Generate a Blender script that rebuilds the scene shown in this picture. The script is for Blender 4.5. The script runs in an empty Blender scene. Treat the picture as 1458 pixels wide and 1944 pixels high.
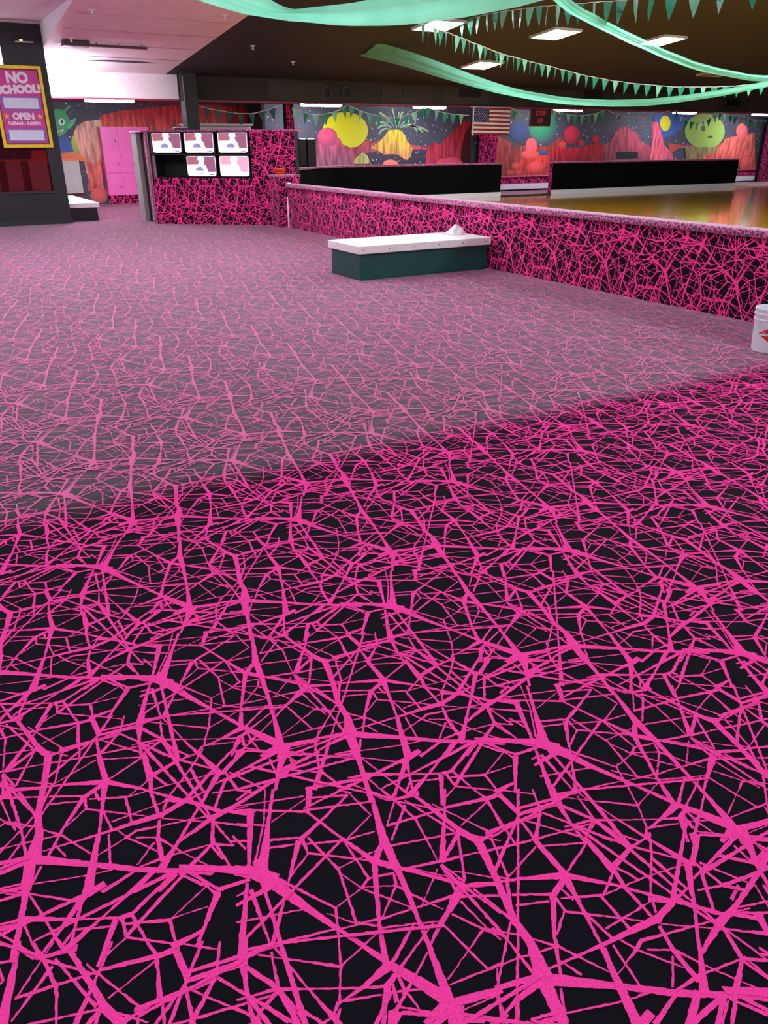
import bpy, bmesh, math, random
from mathutils import Vector, Matrix

# ---------------------------------------------------------------- camera, world, exposure
scene = bpy.context.scene
COL = scene.collection
EYE = 1.65
HEAD, PITCH, ROLL = math.radians(30.0905), math.radians(25.4096), math.radians(0.1801)
fwd = Vector((math.sin(HEAD) * math.cos(PITCH), math.cos(HEAD) * math.cos(PITCH), -math.sin(PITCH)))
rgt0 = Vector((math.cos(HEAD), -math.sin(HEAD), 0))
up0 = rgt0.cross(fwd)
rgt = rgt0 * math.cos(ROLL) - up0 * math.sin(ROLL)
upv = rgt0 * math.sin(ROLL) + up0 * math.cos(ROLL)
cam_d = bpy.data.cameras.new('camera')
cam = bpy.data.objects.new('camera', cam_d)
COL.objects.link(cam)
m = Matrix.Identity(4)
for i in range(3):
    m[i][0], m[i][1], m[i][2] = rgt[i], upv[i], -fwd[i]
m[0][3], m[1][3], m[2][3] = 0, 0, EYE
cam.matrix_world = m
cam_d.sensor_fit = 'HORIZONTAL'
cam_d.sensor_width = 36.0
cam_d.lens = 36.0 * 1475.11 / 1458.0
cam_d.clip_start, cam_d.clip_end = 0.05, 200
scene.camera = cam
world = bpy.data.worlds.new('world')
scene.world = world
world.use_nodes = True
world.node_tree.nodes['Background'].inputs[0].default_value = (0.9, 0.92, 1.0, 1)
world.node_tree.nodes['Background'].inputs[1].default_value = 0.02
vs = scene.view_settings
vs.view_transform = 'Standard'
vs.look = 'None'
vs.gamma = 1.0
vs.use_curve_mapping = False
vs.exposure = 1.3
LAMP = 8.0          # brightness of the troffer lenses
LOWLAMP = 34.0       # brightness of the lamps under the low ceiling
try:
    scene.cycles.use_denoising = True
    scene.cycles.max_bounces = 8
    scene.cycles.diffuse_bounces = 4
    scene.cycles.sample_clamp_indirect = 6.0
    scene.cycles.caustics_reflective = False
    scene.cycles.caustics_refractive = False
except Exception:
    pass
random.seed(11)

# ---------------------------------------------------------------- helpers
def lin(c):
    r = []
    for v in c[:3]:
        v = v / 255.0
        r.append(v / 12.92 if v <= 0.04045 else ((v + 0.055) / 1.055) ** 2.4)
    return (r[0], r[1], r[2], 1.0)

MATS = {}
def nodes_of(name):
    mt = bpy.data.materials.new(name)
    mt.use_nodes = True
    nt = mt.node_tree
    return mt, nt, nt.nodes['Principled BSDF']

def mat(name, rgb, rough=0.7, noise=0.06, scale=12.0, metal=0.0, sheen=0.0, spec=None, bump=0.0, coat=0.0):
    """plain procedural surface: base colour with slight noise variation"""
    if name in MATS:
        return MATS[name]
    mt, nt, b = nodes_of(name)
    c = lin(rgb)
    tc = nt.nodes.new('ShaderNodeTexCoord')
    nz = nt.nodes.new('ShaderNodeTexNoise')
    nz.inputs['Scale'].default_value = scale
    nz.inputs['Detail'].default_value = 4
    nt.links.new(tc.outputs['Object'], nz.inputs['Vector'])
    mx = nt.nodes.new('ShaderNodeMix')
    mx.data_type = 'RGBA'
    lo = tuple(max(0, v * (1 - 2.2 * noise)) for v in c[:3]) + (1,)
    hi = tuple(min(1, v * (1 + 2.2 * noise)) for v in c[:3]) + (1,)
    mx.inputs[6].default_value = lo
    mx.inputs[7].default_value = hi
    nt.links.new(nz.outputs['Fac'], mx.inputs[0])
    nt.links.new(mx.outputs[2], b.inputs['Base Color'])
    b.inputs['Roughness'].default_value = rough
    b.inputs['Metallic'].default_value = metal
    b.inputs['Sheen Weight'].default_value = sheen
    b.inputs['Coat Weight'].default_value = coat
    if spec is not None:
        b.inputs['Specular IOR Level'].default_value = spec
    if bump:
        bp = nt.nodes.new('ShaderNodeBump')
        bp.inputs['Strength'].default_value = bump
        bp.inputs['Distance'].default_value = 0.01
        nt.links.new(nz.outputs['Fac'], bp.inputs['Height'])
        nt.links.new(bp.outputs['Normal'], b.inputs['Normal'])
    MATS[name] = mt
    return mt

def emit(name, rgb, strength):
    if name in MATS:
        return MATS[name]
    mt, nt, b = nodes_of(name)
    b.inputs['Base Color'].default_value = lin(rgb)
    b.inputs['Emission Color'].default_value = lin(rgb)
    b.inputs['Emission Strength'].default_value = strength
    MATS[name] = mt
    return mt

def paint(ctop, cbot, style):
    """mural paint: two hues blended, brushed ribs or a round blend"""
    key = 'mural_paint_%s_%s_%s' % (ctop, cbot, style)
    if key in MATS:
        return MATS[key]
    mt, nt, b = nodes_of('mural_paint')
    tc = nt.nodes.new('ShaderNodeTexCoord')
    sx = nt.nodes.new('ShaderNodeSeparateXYZ')
    nt.links.new(tc.outputs['Generated'], sx.inputs[0])
    mx = nt.nodes.new('ShaderNodeMix')
    mx.data_type = 'RGBA'
    mx.inputs[6].default_value = lin(cbot)
    mx.inputs[7].default_value = lin(ctop)
    if style == 'ball':
        d = nt.nodes.new('ShaderNodeVectorMath')
        d.operation = 'DISTANCE'
        cb = nt.nodes.new('ShaderNodeCombineXYZ')
        nt.links.new(sx.outputs[0], cb.inputs[0])
        nt.links.new(sx.outputs[2], cb.inputs[1])
        nt.links.new(cb.outputs[0], d.inputs[0])
        d.inputs[1].default_value = (0.42, 0.66, 0)
        mr = nt.nodes.new('ShaderNodeMapRange')
        mr.inputs[1].default_value = 0.22
        mr.inputs[2].default_value = 0.72
        mr.inputs[3].default_value = 1.0
        mr.inputs[4].default_value = 0.0
        nt.links.new(d.outputs['Value'], mr.inputs[0])
        nt.links.new(mr.outputs[0], mx.inputs[0])
        out = mx.outputs[2]
    else:
        nt.links.new(sx.outputs[2], mx.inputs[0])
        out = mx.outputs[2]
        if style == 'rib':
            mp = nt.nodes.new('ShaderNodeMapping')
            mp.inputs['Scale'].default_value = (9.0, 1.0, 1.6)
            nt.links.new(tc.outputs['Object'], mp.inputs[0])
            nz = nt.nodes.new('ShaderNodeTexNoise')
            nz.inputs['Scale'].default_value = 1.0
            nz.inputs['Detail'].default_value = 3
            nt.links.new(mp.outputs[0], nz.inputs['Vector'])
            mr = nt.nodes.new('ShaderNodeMapRange')
            mr.inputs[1].default_value = 0.36
            mr.inputs[2].default_value = 0.62
            mr.inputs[3].default_value = 0.45
            mr.inputs[4].default_value = 1.15
            nt.links.new(nz.outputs['Fac'], mr.inputs[0])
            sc = nt.nodes.new('ShaderNodeVectorMath')
            sc.operation = 'SCALE'
            nt.links.new(out, sc.inputs[0])
            nt.links.new(mr.outputs[0], sc.inputs['Scale'])
            out = sc.outputs[0]
        elif style == 'stars':
            vo = nt.nodes.new('ShaderNodeTexVoronoi')
            vo.inputs['Scale'].default_value = 9.0
            nt.links.new(tc.outputs['Object'], vo.inputs['Vector'])
            lt = nt.nodes.new('ShaderNodeMath')
            lt.operation = 'LESS_THAN'
            lt.inputs[1].default_value = 0.16
            nt.links.new(vo.outputs['Distance'], lt.inputs[0])
            m2 = nt.nodes.new('ShaderNodeMix')
            m2.data_type = 'RGBA'
            nt.links.new(lt.outputs[0], m2.inputs[0])
            nt.links.new(out, m2.inputs[6])
            m2.inputs[7].default_value = lin((225, 225, 240))
            out = m2.outputs[2]
    nt.links.new(out, b.inputs['Base Color'])
    b.inputs['Roughness'].default_value = 0.6
    MATS[key] = mt
    return mt

def tag(o, label=None, cat=None, group=None, kind=None):
    if label: o['label'] = label
    if cat: o['category'] = cat
    if group: o['group'] = group
    if kind: o['kind'] = kind
    return o

WLOC = {}
def thing(name, label, cat, loc, group=None):
    o = bpy.data.objects.new(name, None)
    o.empty_display_size = 0.2
    COL.objects.link(o)
    o.location = loc
    WLOC[o.name] = Vector(loc)
    return tag(o, label, cat, group)

def make(name, geo, mats, parent=None, origin=None, smooth=False):
    """geo: bmesh or (verts, faces[, material indices]) in world space -> one mesh object"""
    me = bpy.data.meshes.new(name)
    if isinstance(geo, bmesh.types.BMesh):
        geo.to_mesh(me)
        geo.free()
    else:
        me.from_pydata([tuple(v) for v in geo[0]], [], geo[1])
        if len(geo) > 2:
            me.polygons.foreach_set('material_index', geo[2])
    if not isinstance(mats, (list, tuple)):
        mats = [mats]
    for mm in mats:
        me.materials.append(mm)
    if parent is not None:
        base = WLOC[parent.name]
    elif origin is not None:
        base = Vector(origin)
    else:
        co = [v.co for v in me.vertices]
        base = Vector(((min(c.x for c in co) + max(c.x for c in co)) / 2, (min(c.y for c in co) + max(c.y for c in co)) / 2, min(c.z for c in co)))
    me.transform(Matrix.Translation(-base))
    if smooth:
        for p in me.polygons:
            p.use_smooth = True
    me.update()
    o = bpy.data.objects.new(name, me)
    COL.objects.link(o)
    if parent is not None:
        o.parent = parent
    else:
        o.location = base
    WLOC[o.name] = base
    return o

def box(x0, x1, y0, y1, z0, z1, bev=0.0, bm=None, seg=2):
    nb = bmesh.new()
    r = bmesh.ops.create_cube(nb, size=1)
    for v in nb.verts:
        v.co = Vector(((x0 + x1) / 2 + v.co.x * (x1 - x0), (y0 + y1) / 2 + v.co.y * (y1 - y0), (z0 + z1) / 2 + v.co.z * (z1 - z0)))
    if bev:
        bmesh.ops.bevel(nb, geom=list(nb.edges), offset=bev, segments=seg, affect='EDGES', profile=0.5)
    if bm is None:
        return nb
    tmp = bpy.data.meshes.new('tmp')
    nb.to_mesh(tmp); nb.free()
    bm.from_mesh(tmp)
    bpy.data.meshes.remove(tmp)
    return bm

def prism(poly, z0, z1, bm=None):
    """vertical prism over an XY polygon (counter-clockwise)"""
    bm = bm or bmesh.new()
    lo = [bm.verts.new((x, y, z0)) for x, y in poly]
    hi = [bm.verts.new((x, y, z1)) for x, y in poly]
    n = len(poly)
    bm.faces.new(hi); bm.faces.new(lo[::-1])
    for i in range(n):
        bm.faces.new((lo[i], lo[(i + 1) % n], hi[(i + 1) % n], hi[i]))
    return bm

def slab(o, u, v, n, u0, u1, v0, v1, n0, n1, bev=0.0):
    """box in a local frame: origin o, axes u v n"""
    bm = box(u0, u1, v0, v1, n0, n1, bev)
    o, u, v, n = Vector(o), Vector(u), Vector(v), Vector(n)
    for w in bm.verts:
        w.co = o + u * w.co.x + v * w.co.y + n * w.co.z
    bmesh.ops.recalc_face_normals(bm, faces=bm.faces)
    return bm

def tube(pts, r, seg=6, bm=None):
    bm = bm or bmesh.new()
    pts = [Vector(p) for p in pts]
    rings = []
    for i, p in enumerate(pts):
        d = (pts[min(i + 1, len(pts) - 1)] - pts[max(i - 1, 0)]).normalized()
        a = d.cross(Vector((0, 0, 1)))
        if a.length < 1e-3: a = d.cross(Vector((1, 0, 0)))
        a.normalize(); b = a.cross(d)
        rings.append([bm.verts.new(p + (a * math.cos(t) + b * math.sin(t)) * r) for t in [2 * math.pi * k / seg for k in range(seg)]])
    for i in range(len(rings) - 1):
        for k in range(seg):
            bm.faces.new((rings[i][k], rings[i][(k + 1) % seg], rings[i + 1][(k + 1) % seg], rings[i + 1][k]))
    bm.faces.new(rings[0]); bm.faces.new(rings[-1][::-1])
    bmesh.ops.recalc_face_normals(bm, faces=bm.faces)
    return bm

def lathe(prof, c, seg=40, bm=None):
    bm = bm or bmesh.new()
    rings = [[bm.verts.new((c[0] + r * math.cos(2 * math.pi * k / seg), c[1] + r * math.sin(2 * math.pi * k / seg), c[2] + z)) for k in range(seg)] for r, z in prof]
    for i in range(len(rings) - 1):
        for k in range(seg):
            bm.faces.new((rings[i][k], rings[i][(k + 1) % seg], rings[i + 1][(k + 1) % seg], rings[i + 1][k]))
    if prof[0][0] > 1e-4: bm.faces.new(rings[0][::-1])
    if prof[-1][0] > 1e-4: bm.faces.new(rings[-1])
    bmesh.ops.recalc_face_normals(bm, faces=bm.faces)
    return bm

def flat(poly, o, u, v, n, off):
    """flat polygon in a local frame"""
    o, u, v, n = Vector(o), Vector(u), Vector(v), Vector(n)
    return ([o + u * a + v * b + n * off for a, b in poly], [list(range(len(poly)))])

def text_geo(s, size, o, u, v, n, off, bold=0.0, align='CENTER'):
    cu = bpy.data.curves.new('lettering', 'FONT')
    cu.body = s; cu.size = size; cu.align_x = align; cu.align_y = 'CENTER'
    cu.offset = bold; cu.extrude = 0.0015; cu.resolution_u = 3
    to = bpy.data.objects.new('lettering', cu)
    COL.objects.link(to)
    dg = bpy.context.evaluated_depsgraph_get()
    me = bpy.data.meshes.new_from_object(to.evaluated_get(dg))
    bpy.data.objects.remove(to)
    o, u, v, n = Vector(o), Vector(u), Vector(v), Vector(n)
    vs_ = [o + u * w.co.x + v * w.co.y + n * (off + w.co.z) for w in me.vertices]
    fs = [list(p.vertices) for p in me.polygons]
    bpy.data.meshes.remove(me)
    return (vs_, fs)

Z = (0, 0, 1)
# ---------------------------------------------------------------- carpet figure: one repeat of the woven web (2000 units per repeat)
QUADS = """493,785,501,802,889,485,881,473 396,622,400,643,746,612,741,590 483,712,505,717,505,662,479,656 506,677,499,634,391,645,394,670
497,646,500,675,690,695,687,669 702,808,717,803,625,539,610,544 769,727,780,711,524,375,501,405 451,617,458,630,609,517,602,504
599,553,614,564,685,295,672,288 860,326,847,294,466,417,473,440 731,324,728,306,646,299,649,318 -42,1968,30,2018,150,1652,115,1632
106,1652,141,1675,227,1465,205,1452 201,1465,221,1477,357,1171,331,1158 328,1150,361,1169,522,890,457,858 800,222,818,219,713,-177,663,-167
669,1860,722,1860,676,1607,633,1608 640,1633,678,1630,612,1332,587,1335 590,1348,614,1346,567,1123,542,1127 545,1141,570,1137,512,837,458,848
674,1843,691,1818,571,1701,547,1738 558,1746,590,1731,413,1374,397,1382 400,1391,418,1385,343,1162,309,1175 476,430,509,406,414,243,394,257
383,276,396,285,504,-45,487,-55 484,1955,500,1966,584,1752,553,1734 543,1739,569,1769,685,1639,655,1607 41,476,46,491,410,259,403,242
403,258,409,275,772,133,765,119 98,453,136,429,-43,32,-56,40 42,480,48,492,141,419,133,402 290,532,304,519,170,268,151,284
159,298,177,282,29,-51,-26,-6 248,551,256,546,157,314,149,320 153,327,160,319,2,61,-6,69 53,504,56,515,439,380,436,369 71,546,69,565,177,603,179,583
185,281,184,289,494,371,494,364 111,166,117,182,283,107,277,90 92,116,96,130,254,70,250,56 258,2093,282,2066,123,1863,114,1873
121,1865,117,1875,281,1979,284,1968 281,77,302,75,283,-31,272,-30 271,1969,279,1983,524,1784,516,1773 511,1776,519,1788,581,1741,572,1728
276,67,272,94,424,152,427,128 418,127,415,145,669,255,671,240 271,2041,274,2050,497,1956,491,1940 317,2072,332,2079,383,1786,369,1781
375,1804,388,1802,312,1438,297,1440 375,1789,376,1798,643,1798,642,1789 498,1938,496,1949,716,2040,717,2030 497,1941,500,1953,677,1921,674,1911
485,1952,497,1954,499,1647,485,1645 494,1661,499,1643,430,1611,426,1625 486,1644,491,1658,632,1614,628,1604 369,1762,376,1766,434,1615,425,1610
423,1613,431,1620,617,1360,609,1353 428,1617,431,1624,591,1543,587,1535 617,1606,630,1601,600,1528,587,1533 595,1543,602,1532,427,1390,422,1397
587,1534,600,1543,689,1367,680,1361 679,1365,686,1370,737,1287,731,1282 430,1619,431,1611,259,1576,258,1584 52,1904,67,1918,261,1579,251,1571
118,1880,129,1870,94,1816,86,1823 252,1583,263,1577,136,1269,126,1274 129,1281,139,1274,81,1176,73,1181 75,1186,83,1181,53,1111,41,1118
199,1569,205,1576,310,1445,304,1438 301,1444,309,1457,414,1366,408,1358 207,1455,209,1464,438,1411,434,1396 425,1394,428,1407,610,1372,607,1363
622,1359,624,1368,836,1334,829,1313 391,1355,396,1367,580,1286,576,1277 570,1277,574,1286,692,1238,687,1228 390,1351,391,1343,137,1272,135,1280
-109,1547,-107,1562,208,1473,206,1462 1754,1587,1757,1606,1901,1561,1898,1544 1767,1570,1770,1577,1915,1457,1911,1450
-93,1452,-88,1461,144,1276,135,1262 2051,1782,2059,1772,1902,1543,1884,1562 1903,1912,1928,1909,1887,1552,1876,1553
1867,1522,1876,1519,1838,1320,1820,1326 1905,1968,1921,1956,1756,1572,1724,1594 1722,1594,1759,1580,1696,1354,1681,1360
1682,1369,1698,1365,1683,1226,1659,1233 1705,1541,1728,1557,1842,1329,1824,1317 1639,1371,1640,1381,1836,1338,1834,1317
1828,1335,1837,1311,1705,1258,1700,1269 1820,1322,1838,1327,1866,1215,1848,1210 1849,1218,1859,1225,1950,1071,1938,1063
1850,1221,1861,1222,1868,1115,1861,1115 1823,1315,1831,1335,1973,1246,1969,1238 -36,1240,-32,1249,166,1137,161,1128
156,1130,161,1140,285,1083,276,1064 1888,1540,1898,1542,1951,1273,1942,1271 1941,1277,1949,1279,2011,1048,1986,1042 50,1117,54,1130,237,1057,234,1048
280,1035,283,1043,452,965,446,955 343,1188,351,1137,196,1121,192,1145 204,1145,207,1124,65,1111,63,1123 39,1132,49,1119,-8,1067,-18,1079
267,1091,293,1072,181,926,165,938 369,1126,377,1104,274,1060,263,1090 295,1075,310,1071,290,981,267,987 391,1042,397,1032,282,960,274,974
282,980,291,963,198,917,192,927 341,1118,355,1117,348,1009,329,1011 332,1018,345,1020,354,903,346,902 265,964,272,972,417,847,409,838
560,1300,566,1288,356,1151,346,1168 681,1239,693,1219,548,1130,542,1140 534,1128,539,1120,415,1041,409,1051 415,1054,419,1044,322,996,316,1010
644,1248,647,1239,377,1114,372,1128 907,1385,930,1335,804,1266,785,1306 808,1318,825,1280,678,1209,669,1227 680,1200,691,1203,744,896,731,893
742,903,739,892,534,925,536,933 732,892,735,905,811,896,807,882 544,950,541,958,712,1032,715,1026 711,1024,709,1030,842,1091,846,1078
749,1235,759,1241,854,1079,845,1073 840,1076,852,1086,911,1019,898,1009 832,1275,844,1278,873,1059,864,1057 864,1061,873,1064,890,992,879,989
902,1327,917,1334,985,1115,972,1110 847,1294,859,1312,1046,1202,1039,1192 914,1326,931,1353,1073,1279,1059,1257 1113,1851,1124,1844,907,1525,877,1546
1075,1663,1084,1641,902,1527,892,1550 890,1528,899,1551,1081,1497,1078,1489 1073,1490,1078,1498,1231,1447,1227,1439
900,1551,892,1532,677,1599,682,1612 652,1626,667,1642,915,1370,897,1352 715,1588,721,1594,928,1381,922,1375 877,1513,888,1519,932,1364,921,1359
868,1521,882,1522,862,1324,843,1323 844,1514,849,1506,642,1349,638,1355 1065,1642,1080,1636,937,1367,923,1373 910,1451,916,1457,1095,1295,1089,1289
1071,1669,1112,1695,1171,1552,1135,1530 1126,1564,1179,1564,1099,1274,1063,1275 1069,1294,1103,1292,1085,1228,1052,1231
1143,1530,1145,1552,1324,1572,1321,1555 1139,1603,1146,1610,1263,1486,1256,1479 1007,2036,1027,2047,1117,1685,1085,1670
1126,1687,1126,1695,1384,1775,1384,1763 1116,1848,1123,1865,1418,1793,1403,1764 1392,1766,1401,1795,1497,1795,1484,1758
750,1905,755,1924,1126,1856,1120,1842 697,1773,702,1786,1107,1658,1102,1647 888,2067,901,2074,936,1866,919,1859 920,1871,935,1872,881,1556,873,1556
863,177,874,183,904,66,889,58 888,59,894,76,1060,54,1046,16 955,131,960,124,758,-93,751,-85 925,2002,935,1986,727,1801,720,1811
680,235,691,240,721,33,709,28 674,253,666,235,453,339,458,352 700,251,690,239,633,311,641,322 788,182,802,195,867,92,852,78
850,2085,860,2098,1108,1846,1100,1838 1201,1985,1214,1977,1119,1836,1107,1843 1069,1917,1077,1923,1247,1579,1237,1572
1376,1771,1388,1771,1330,1571,1321,1571 1351,1885,1363,1891,1395,1774,1378,1766 942,2026,952,2033,1078,1681,1064,1672 483,829,498,873,742,799,728,766
498,797,499,804,699,775,697,769 475,872,539,842,476,738,421,764 470,888,479,843,341,819,334,848 492,766,499,774,640,669,635,663
775,884,783,879,712,771,703,775 1624,1338,1630,1344,1680,1274,1671,1267 1702,1341,1712,1347,1808,1158,1800,1153
1814,1846,1813,1867,2014,1892,2015,1855 1835,1904,1834,1914,1901,1919,1902,1904 1779,1756,1781,1768,2122,1657,2119,1647 3,372,8,384,153,281,148,269
-7,70,6,74,44,-63,-8,-77 -9,2077,46,2075,44,1858,-34,1862 1910,2018,1955,2076,2087,1923,2025,1849 1866,43,1896,102,2048,-11,2007,-87
1069,1307,1108,1304,1027,1028,986,1033 990,1049,1031,1053,1024,893,979,889 984,917,1027,909,981,699,888,717 899,709,946,757,1240,519,1214,497
1201,508,1227,528,1446,358,1414,336 1400,345,1429,370,1679,207,1651,186 1637,197,1667,216,1784,115,1763,103 939,757,923,724,705,795,712,814
915,742,915,700,754,697,753,719 764,720,769,699,628,670,625,682 897,725,964,717,904,507,850,515 968,649,981,644,917,541,904,546
1589,1755,1605,1745,993,980,982,987 987,993,998,986,698,617,687,624 1366,1783,1385,1786,1325,1421,1311,1419 1451,1764,1484,1775,1496,1604,1461,1592
1731,1558,1711,1520,1452,1578,1463,1600 1599,1535,1587,1510,1213,1563,1222,1585 1762,1646,1799,1644,1750,1515,1704,1518
1484,1617,1492,1635,1942,1543,1929,1522 1674,1257,1703,1263,1692,1001,1642,993 -13,1070,3,1076,78,830,38,817 2030,1097,2044,1090,1923,962,1911,967
1918,974,1928,967,1730,788,1718,795 1426,1335,1434,1346,1670,1230,1662,1220 1322,1412,1328,1426,1823,1311,1815,1300
1130,1469,1137,1483,1336,1424,1328,1410 1605,1557,1616,1546,1438,1372,1419,1390 1664,1703,1677,1702,1603,1530,1586,1532
1446,1569,1462,1572,1445,1384,1425,1381 1416,1386,1446,1393,1442,1118,1402,1111 1459,1541,1468,1548,1699,1244,1690,1237
1594,1522,1607,1530,1854,1111,1840,1103 1835,1107,1851,1118,2033,891,2021,883 1406,1355,1407,1344,1135,1259,1134,1267
1443,1134,1413,1095,1167,1228,1176,1242 1183,1239,1175,1225,945,1309,952,1323 1069,1308,1076,1317,1141,1268,1133,1259
1395,1112,1428,1139,1604,950,1588,938 1584,945,1598,955,1807,714,1788,702 1676,1230,1680,1216,1438,1120,1434,1133
1411,1126,1421,1092,1281,1038,1271,1069 1390,1113,1436,1112,1378,946,1354,947 1357,958,1381,957,1296,689,1282,690 1284,697,1298,695,1242,505,1218,508
1222,518,1245,515,1186,330,1153,334 1336,1068,1350,1072,1361,980,1345,976 1272,1079,1307,1061,1124,851,1112,857 1114,865,1132,858,1023,692,1012,696
1274,1049,1292,1050,1279,950,1263,949 1271,960,1278,951,1144,863,1137,871 1259,946,1271,956,1504,766,1496,758 1493,762,1500,768,1672,624,1665,619
1089,1164,1098,1175,1290,1065,1280,1052 1067,1101,1075,1114,1241,1041,1234,1032 933,1300,948,1306,1018,1014,1001,1008
880,1064,892,1068,919,979,907,974 906,984,918,985,921,757,901,755 843,1081,852,1090,998,955,990,948 986,952,994,958,1103,829,1091,821
983,1050,993,1041,723,799,715,806 716,810,730,805,642,652,631,656 658,904,660,915,892,874,889,865 883,866,887,876,1118,822,1113,811
1126,1276,1145,1269,1039,1087,1021,1094 1221,1533,1233,1532,1148,1256,1133,1258 1090,831,1103,838,1243,571,1235,568
1062,752,1071,755,1108,646,1098,643 973,746,976,756,1314,717,1307,699 1296,700,1302,719,1498,707,1487,677 1466,678,1479,710,1674,694,1654,649
1637,651,1634,690,1815,725,1817,692 1794,693,1797,717,1941,727,1939,715 1296,1016,1303,1025,1508,929,1496,915 1485,922,1502,924,1490,704,1474,702
1502,914,1506,924,1790,889,1786,881 1780,882,1785,889,2062,835,2056,826 1659,1007,1666,995,1520,918,1514,928 1671,1002,1669,1038,1878,1087,1879,1060
1860,1061,1866,1080,2022,1080,2019,1069 1655,999,1684,1000,1650,885,1626,885 1629,893,1651,897,1639,696,1623,693 1689,1006,1702,1012,1751,888,1736,882
1348,878,1359,880,1375,714,1360,712 1338,682,1351,682,1308,450,1296,450 1376,761,1379,772,1690,767,1687,758 1682,769,1705,789,1815,718,1788,695
1708,779,1723,776,1672,699,1658,702 1473,619,1485,638,1614,599,1606,586 1598,589,1606,600,1896,521,1888,511 1644,632,1651,637,1857,488,1849,483
1488,639,1496,620,1416,594,1410,609 1421,610,1424,599,1250,553,1248,561 1468,574,1476,581,1583,518,1575,511 1428,592,1440,598,1558,420,1550,416
1392,678,1403,683,1443,593,1431,588 1615,640,1633,639,1592,500,1567,502 1569,511,1595,513,1572,335,1545,334 1578,510,1591,515,1673,346,1662,342
1661,346,1670,349,1800,131,1790,128 1549,493,1560,486,1435,375,1426,381 2040,845,2080,828,1922,672,1899,681 1914,689,1935,680,1772,516,1756,523
1763,530,1779,523,1661,392,1638,402 1648,412,1670,401,1558,269,1509,293 256,949,276,927,70,796,46,821 221,968,255,962,203,893,179,898
260,927,276,939,448,817,434,807 461,839,455,804,221,772,223,792 238,794,235,775,0,739,1,752 474,823,539,814,387,623,355,628
364,640,395,638,314,503,294,504 368,779,382,781,368,594,352,591 470,764,487,771,523,661,508,656 491,750,503,758,579,704,566,696
473,637,476,619,299,565,294,591 316,597,320,571,28,494,23,522 2050,528,2047,497,1867,463,1869,514 1915,518,1928,479,1664,409,1658,424
-23,499,2,513,102,417,76,403 22,492,28,499,110,472,104,466 1887,478,1908,477,1847,300,1821,301 1823,302,1841,314,1944,236,1931,228
1836,315,1846,302,1675,215,1662,229 1818,300,1834,303,1862,174,1848,172 1843,310,1836,299,1619,343,1624,352 1888,461,1902,464,1941,234,1929,231
1880,464,1889,470,2068,327,2052,317 1787,703,1813,718,1969,522,1944,509 2056,749,2079,744,1933,543,1916,547 79,805,98,810,113,627,95,623
91,626,109,637,183,563,168,554 -44,679,-36,688,118,637,107,625 106,796,119,802,258,540,248,536 1899,960,1920,965,1926,723,1909,719
1608,364,1601,341,1425,354,1428,365 915,539,920,547,1197,449,1191,440 1187,442,1191,450,1346,416,1341,407 1419,356,1424,339,1229,287,1221,312
1502,308,1523,287,1377,207,1363,221 1601,207,1609,199,1494,140,1483,151 1608,203,1624,209,1716,65,1696,58 767,564,778,586,904,546,893,524
1620,229,1632,265,1972,46,1950,-5 875,580,908,551,838,305,814,326 819,344,843,322,776,100,750,124 1167,402,1194,381,1176,306,1143,331
1161,301,1152,347,1250,367,1258,325 1139,349,1159,310,983,151,974,168 979,173,988,156,884,64,876,78 884,496,893,499,961,210,950,207
947,217,960,220,1007,33,986,30 755,593,758,605,900,486,897,476 893,479,896,489,1125,298,1119,281 758,598,758,610,893,573,893,556
1512,321,1520,292,1207,138,1202,152 1208,155,1212,140,996,27,983,67 1615,242,1621,219,1330,73,1323,94 1335,99,1337,71,1267,74,1265,106
816,333,821,375,1102,192,1100,179 1095,182,1097,194,1298,89,1295,73 733,362,733,374,830,354,831,331 1052,135,1053,150,1149,111,1147,97
1141,94,1142,108,1245,63,1244,53 1059,132,1048,143,1097,242,1103,234 1054,150,1061,136,995,77,988,90 1242,2107,1264,2079,1124,1866,1112,1880
1274,87,1292,81,1282,-44,1266,-39 1275,1970,1278,1960,1167,1909,1164,1919 1268,1959,1274,1974,1473,1812,1468,1801
1288,2036,1291,2050,1497,1958,1492,1934 1319,2092,1339,2094,1371,1827,1361,1826 1480,1958,1500,1953,1486,1813,1473,1816
1489,1943,1486,1951,1713,2053,1716,2045 1488,1948,1489,1959,1684,1929,1684,1921 1644,204,1655,215,1780,-4,1765,-18 1685,170,1695,174,1752,-38,1739,-43
1763,1982,1765,2008,1935,1983,1933,1960 1748,2002,1772,1970,1629,1800,1617,1817 1623,1825,1636,1809,1567,1721,1554,1739
1626,1811,1627,1795,1457,1774,1453,1814 1464,1810,1469,1821,1648,1672,1644,1664 833,322,845,322,880,97,870,97 723,311,731,321,896,60,887,49
1920,269,1925,284,2018,230,2013,217 1841,306,1856,310,1876,115,1863,112 1948,298,1961,305,1993,178,1980,171 1150,316,1148,343,389,287,390,274
1067,1321,1078,1304,1458,1564,1450,1577 1776,1654,1784,1637,2496,1952,2489,1968 245,793,228,776,889,66,900,75 1305,690,1277,702,1011,44,1023,39
-108,1545,-108,1564,-773,1540,-772,1524 885,1522,866,1521,904,984,920,985 1702,1369,1679,1364,1878,466,1891,468 682,1192,690,1211,-105,1561,-111,1548
102,643,98,620,887,489,890,506 2068,759,2068,734,2931,731,2931,749 1848,1073,1877,1069,2002,1992,1987,1994 1793,722,1808,699,2286,1032,2277,1046
1265,1977,1277,1957,1831,2294,1822,2309 1841,1326,1814,1324,1888,462,1901,463 1619,216,1617,245,868,186,869,173"""
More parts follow.
